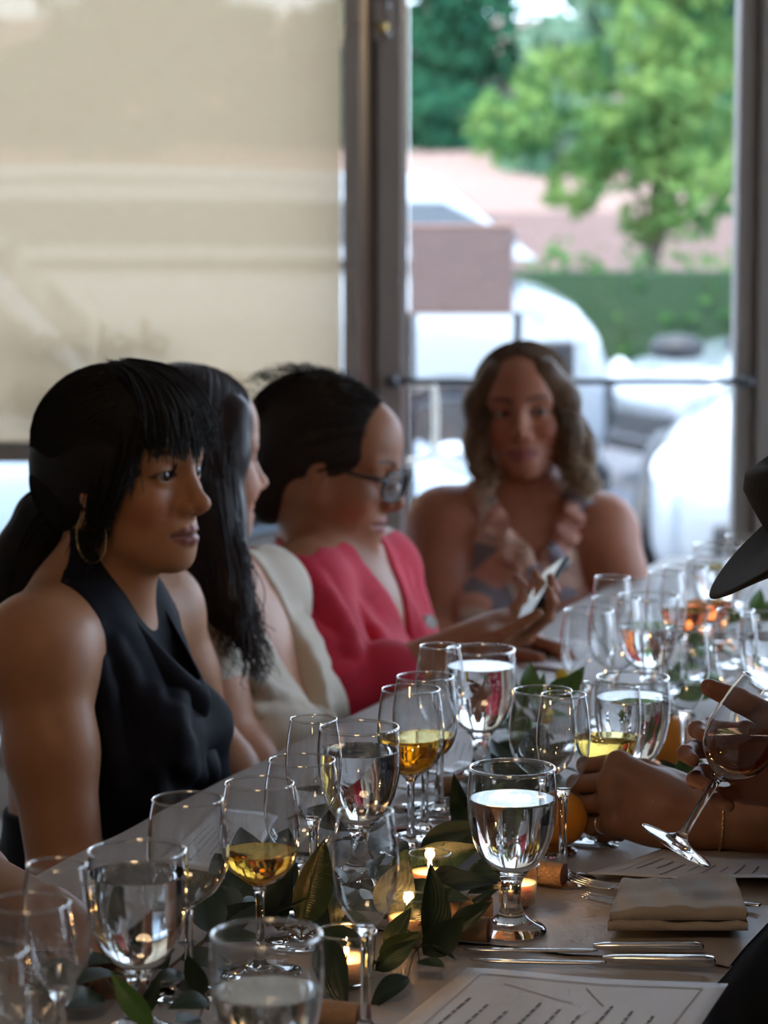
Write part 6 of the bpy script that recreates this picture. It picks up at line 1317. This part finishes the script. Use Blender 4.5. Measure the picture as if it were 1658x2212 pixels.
# cutlery
SILV = M('cutlery_steel', (.72, .71, .70), .16, 1.0, var=.06, vscale=40)
def knife(tip, end, label):
    a, b = PZ(*tip, TOP+.002), PZ(*end, TOP+.005); d = b-a; L = np.linalg.norm(d[:2]); an = math.atan2(d[1], d[0]); o = empty('table_knife', a, an); o.location.z = TOP+.0008; tag(o, label, 'knife')
    V, F = [], []; n = 14; bl = L*.56                       # blade: flat, rounded tip, cutting edge towards the camera
    for i in range(n+1):
        t = i/n; x = bl*t; w0 = -.0085*min(1, (t*5)**.5)*(1-.12*t) ; w1 = .004*min(1, (t*7)**.6)+.001
        if t > .93: w0 *= 1-(t-.93)*9
        V += [(x, w0, .0010), (x, 0, .0024), (x, w1, .0016), (x, 0, .0006)]
    for i in range(n):
        for k in range(4): F.append((i*4+k, i*4+(k+1) % 4, (i+1)*4+(k+1) % 4, (i+1)*4+k))
    link('blade', mesh('blade', V, F), o, [SILV])
    V, F = [], []; m = 12
    for x, hw, hz in ((bl-.004, .003, .002), (bl+.006, .0052, .0034), (bl+.02, .0058, .0040), (L*.8, .0068, .0046), (L-.010, .0078, .0050), (L-.002, .0066, .0042), (L, .003, .002)):
        for j in range(m): q = 2*math.pi*j/m; V.append((x, hw*math.copysign(abs(math.cos(q))**.6, math.cos(q)), .0052+hz*math.copysign(abs(math.sin(q))**.6, math.sin(q))))
    for i in range(6):
        for j in range(m): F.append((i*m+j, i*m+(j+1) % m, (i+1)*m+(j+1) % m, (i+1)*m+j))
    F.append(tuple(6*m+j for j in range(m))); link('handle', mesh('handle', V, F), o, [SILV]); return o
def fork(tip, end, label, zlift=0.0):
    a, b = PZ(*tip, TOP+.006), PZ(*end, TOP+.006+zlift); d = b-a; L = np.linalg.norm(d[:2]); an = math.atan2(d[1], d[0]); o = empty('table_fork', a, an); o.location.z = TOP; tag(o, label, 'fork'); h = lambda x: .0035+.010*max(0, (.045-x)/.045)**1.5*.6+.006*math.exp(-((x-.085)/.03)**2)+zlift*max(0, x-.05)/L
    for k in range(4):
        y = (k-1.5)*.0062; v, f = tube([(x, y, h(x)) for x in np.linspace(0, .05, 7)], [.0007, .0013, .0016, .0017, .0018, .0019, .002], 6); link('tine', mesh('tine', v, f), o, [SILV])
    V, F = [], []; xs = np.concatenate([np.linspace(.046, .085, 8), np.linspace(.095, L, 14)])
    for x in xs:
        w = .0125*(1-max(0, (x-.060)/.030)) if x < .085 else .0030+.0065*max(0, (x-.10)/(L-.10))**1.2; w = max(w, .0028); w = w if x < L-.004 else w*.55; z = h(x); V += [(x, -w, z), (x, 0, z+.0016), (x, w, z), (x, 0, z-.0012)]
    for i in range(len(xs)-1):
        for k in range(4): F.append((i*4+k, i*4+(k+1) % 4, (i+1)*4+(k+1) % 4, (i+1)*4+k))
    link('handle', mesh('handle', V, F), o, [SILV]); return o
knife((1000, 2050), (1520, 2048), 'table knife lying behind its twin by the napkin'); knife((1014, 2073), (1545, 2078), 'table knife nearest the printed menu'); fork((1232, 1902), (1640, 1950), 'fork with tines poking out behind the napkin'); fork((1258, 1938), (1612, 1973), 'fork under the folded napkin, handle end showing')
knife((545, 1962), (440, 1945), 'silver knife behind the golden wine stem'); fork((480, 1978), (585, 1948), 'fork lying by the golden wine stem'); knife((962, 1728), (856, 1752), 'knife lying under the white wine glass'); fork((850, 1706), (960, 1690), 'fork lying beside the cream-top woman\'s menu'); knife((1180, 1570), (1100, 1580), 'knife lying by the far garland leaves'); fork((1010, 1652), (920, 1672), 'fork at the edge of the red-cardigan woman\'s menu')
# napkin: a thick folded cloth
NAP = M('napkin_linen', (.46, .40, .33), .9, var=.08, vscale=60, bump=.5, bscale=700, sheen=.2)
c = [PZ(x, y, TOP)[:2] for x, y in ((1340, 1962), (1590, 1956), (1614, 2030), (1312, 2030))]; cen = sum(c)/4; np_ = empty('folded_napkin', (cen[0], cen[1], TOP)); tag(np_, 'thick folded beige linen napkin resting on two forks', 'napkin')
def slab(name, z0, z1, ins, seed):
    rg = np.random.default_rng(seed); ph = rg.uniform(0, 6, 6); n = 26; V, F = [], []
    def at(u, v): return (c[0]*(1-u)+c[1]*u)*(1-v)+(c[3]*(1-u)+c[2]*u)*v-cen
    rows = []
    for s in np.linspace(0, 1, 31):                          # around the fold: top from the far edge, over the near fold, back below
        if s < .45: v, t = s/.45, 1.0
        elif s < .55: a = (s-.45)/.10*math.pi; v, t = 1+.03*math.sin(a), .5+.5*math.cos(a)
        else: v, t = 1-(s-.55)/.45, 0.0
        row = []
        for i in range(n+1):
            u = ins+(1-2*ins)*i/n; p = at(u, v); wv = .0014*math.sin(u*9+v*3+ph[0])+.0012*math.sin(u*21-v*5+ph[1])+.0010*math.sin(v*13+u*4+ph[2]); row.append(len(V)); V.append((p[0], p[1], z0+(z1-z0)*t+(wv if t > .3 else 0)-(.002*max(0, abs(u-.5)-.44)/.06 if t > .5 else 0)))
        rows.append(row)
    for a, b in zip(rows[:-1], rows[1:]):
        for i in range(n): F.append((a[i], b[i], b[i+1], a[i+1]))
    for e in (0, n): m_ = len(rows); F += [(rows[i][e], rows[i+1][e], rows[m_-2-i][e], rows[m_-1-i][e]) if e == 0 else (rows[m_-1-i][e], rows[m_-2-i][e], rows[i+1][e], rows[i][e]) for i in range(m_//2-1)]
    return link(name, mesh(name, V, F), np_, [NAP])
slab('lower_fold', .0085, .0180, .0, 1); slab('upper_fold', .0182, .0300, .012, 2)
# simple stools that carry the guests
STOOL = M('stool_wood', (.09, .055, .035), .5, var=.2, vscale=8, stretch=(1, 6, 1))
LB = ['stool under the halter-dress woman', 'stool under the cream-top woman', 'stool under the red-cardigan woman', 'stool under the floral-dress woman', 'stool under the guest at the near corner', 'stool under the guest in the hat', 'stool under the ringed-hand guest']
for p, lb in zip(PEOPLE, LB):
    o = empty('stool', (p.location.x, p.location.y, 0)); tag(o, lb, 'stool', 'stools along the table'); v, f = lathe([(0, .40), (.15, .40), (.165, .41), (.165, .425), (.15, .435), (0, .435)], 32); link('seat', mesh('seat', v, f), o, [STOOL])
    for k in range(4): a = R(45+90*k); v, f = tube([(.11*math.cos(a), .11*math.sin(a), .405), (.15*math.cos(a), .15*math.sin(a), .0)], [.014, .011], 8); link('leg', mesh('leg', v, f), o, [STOOL])
for m_ in (FLAME, BULB, WAX): m_.cycles.emission_sampling = 'NONE'      # their light comes from the lamps built into them
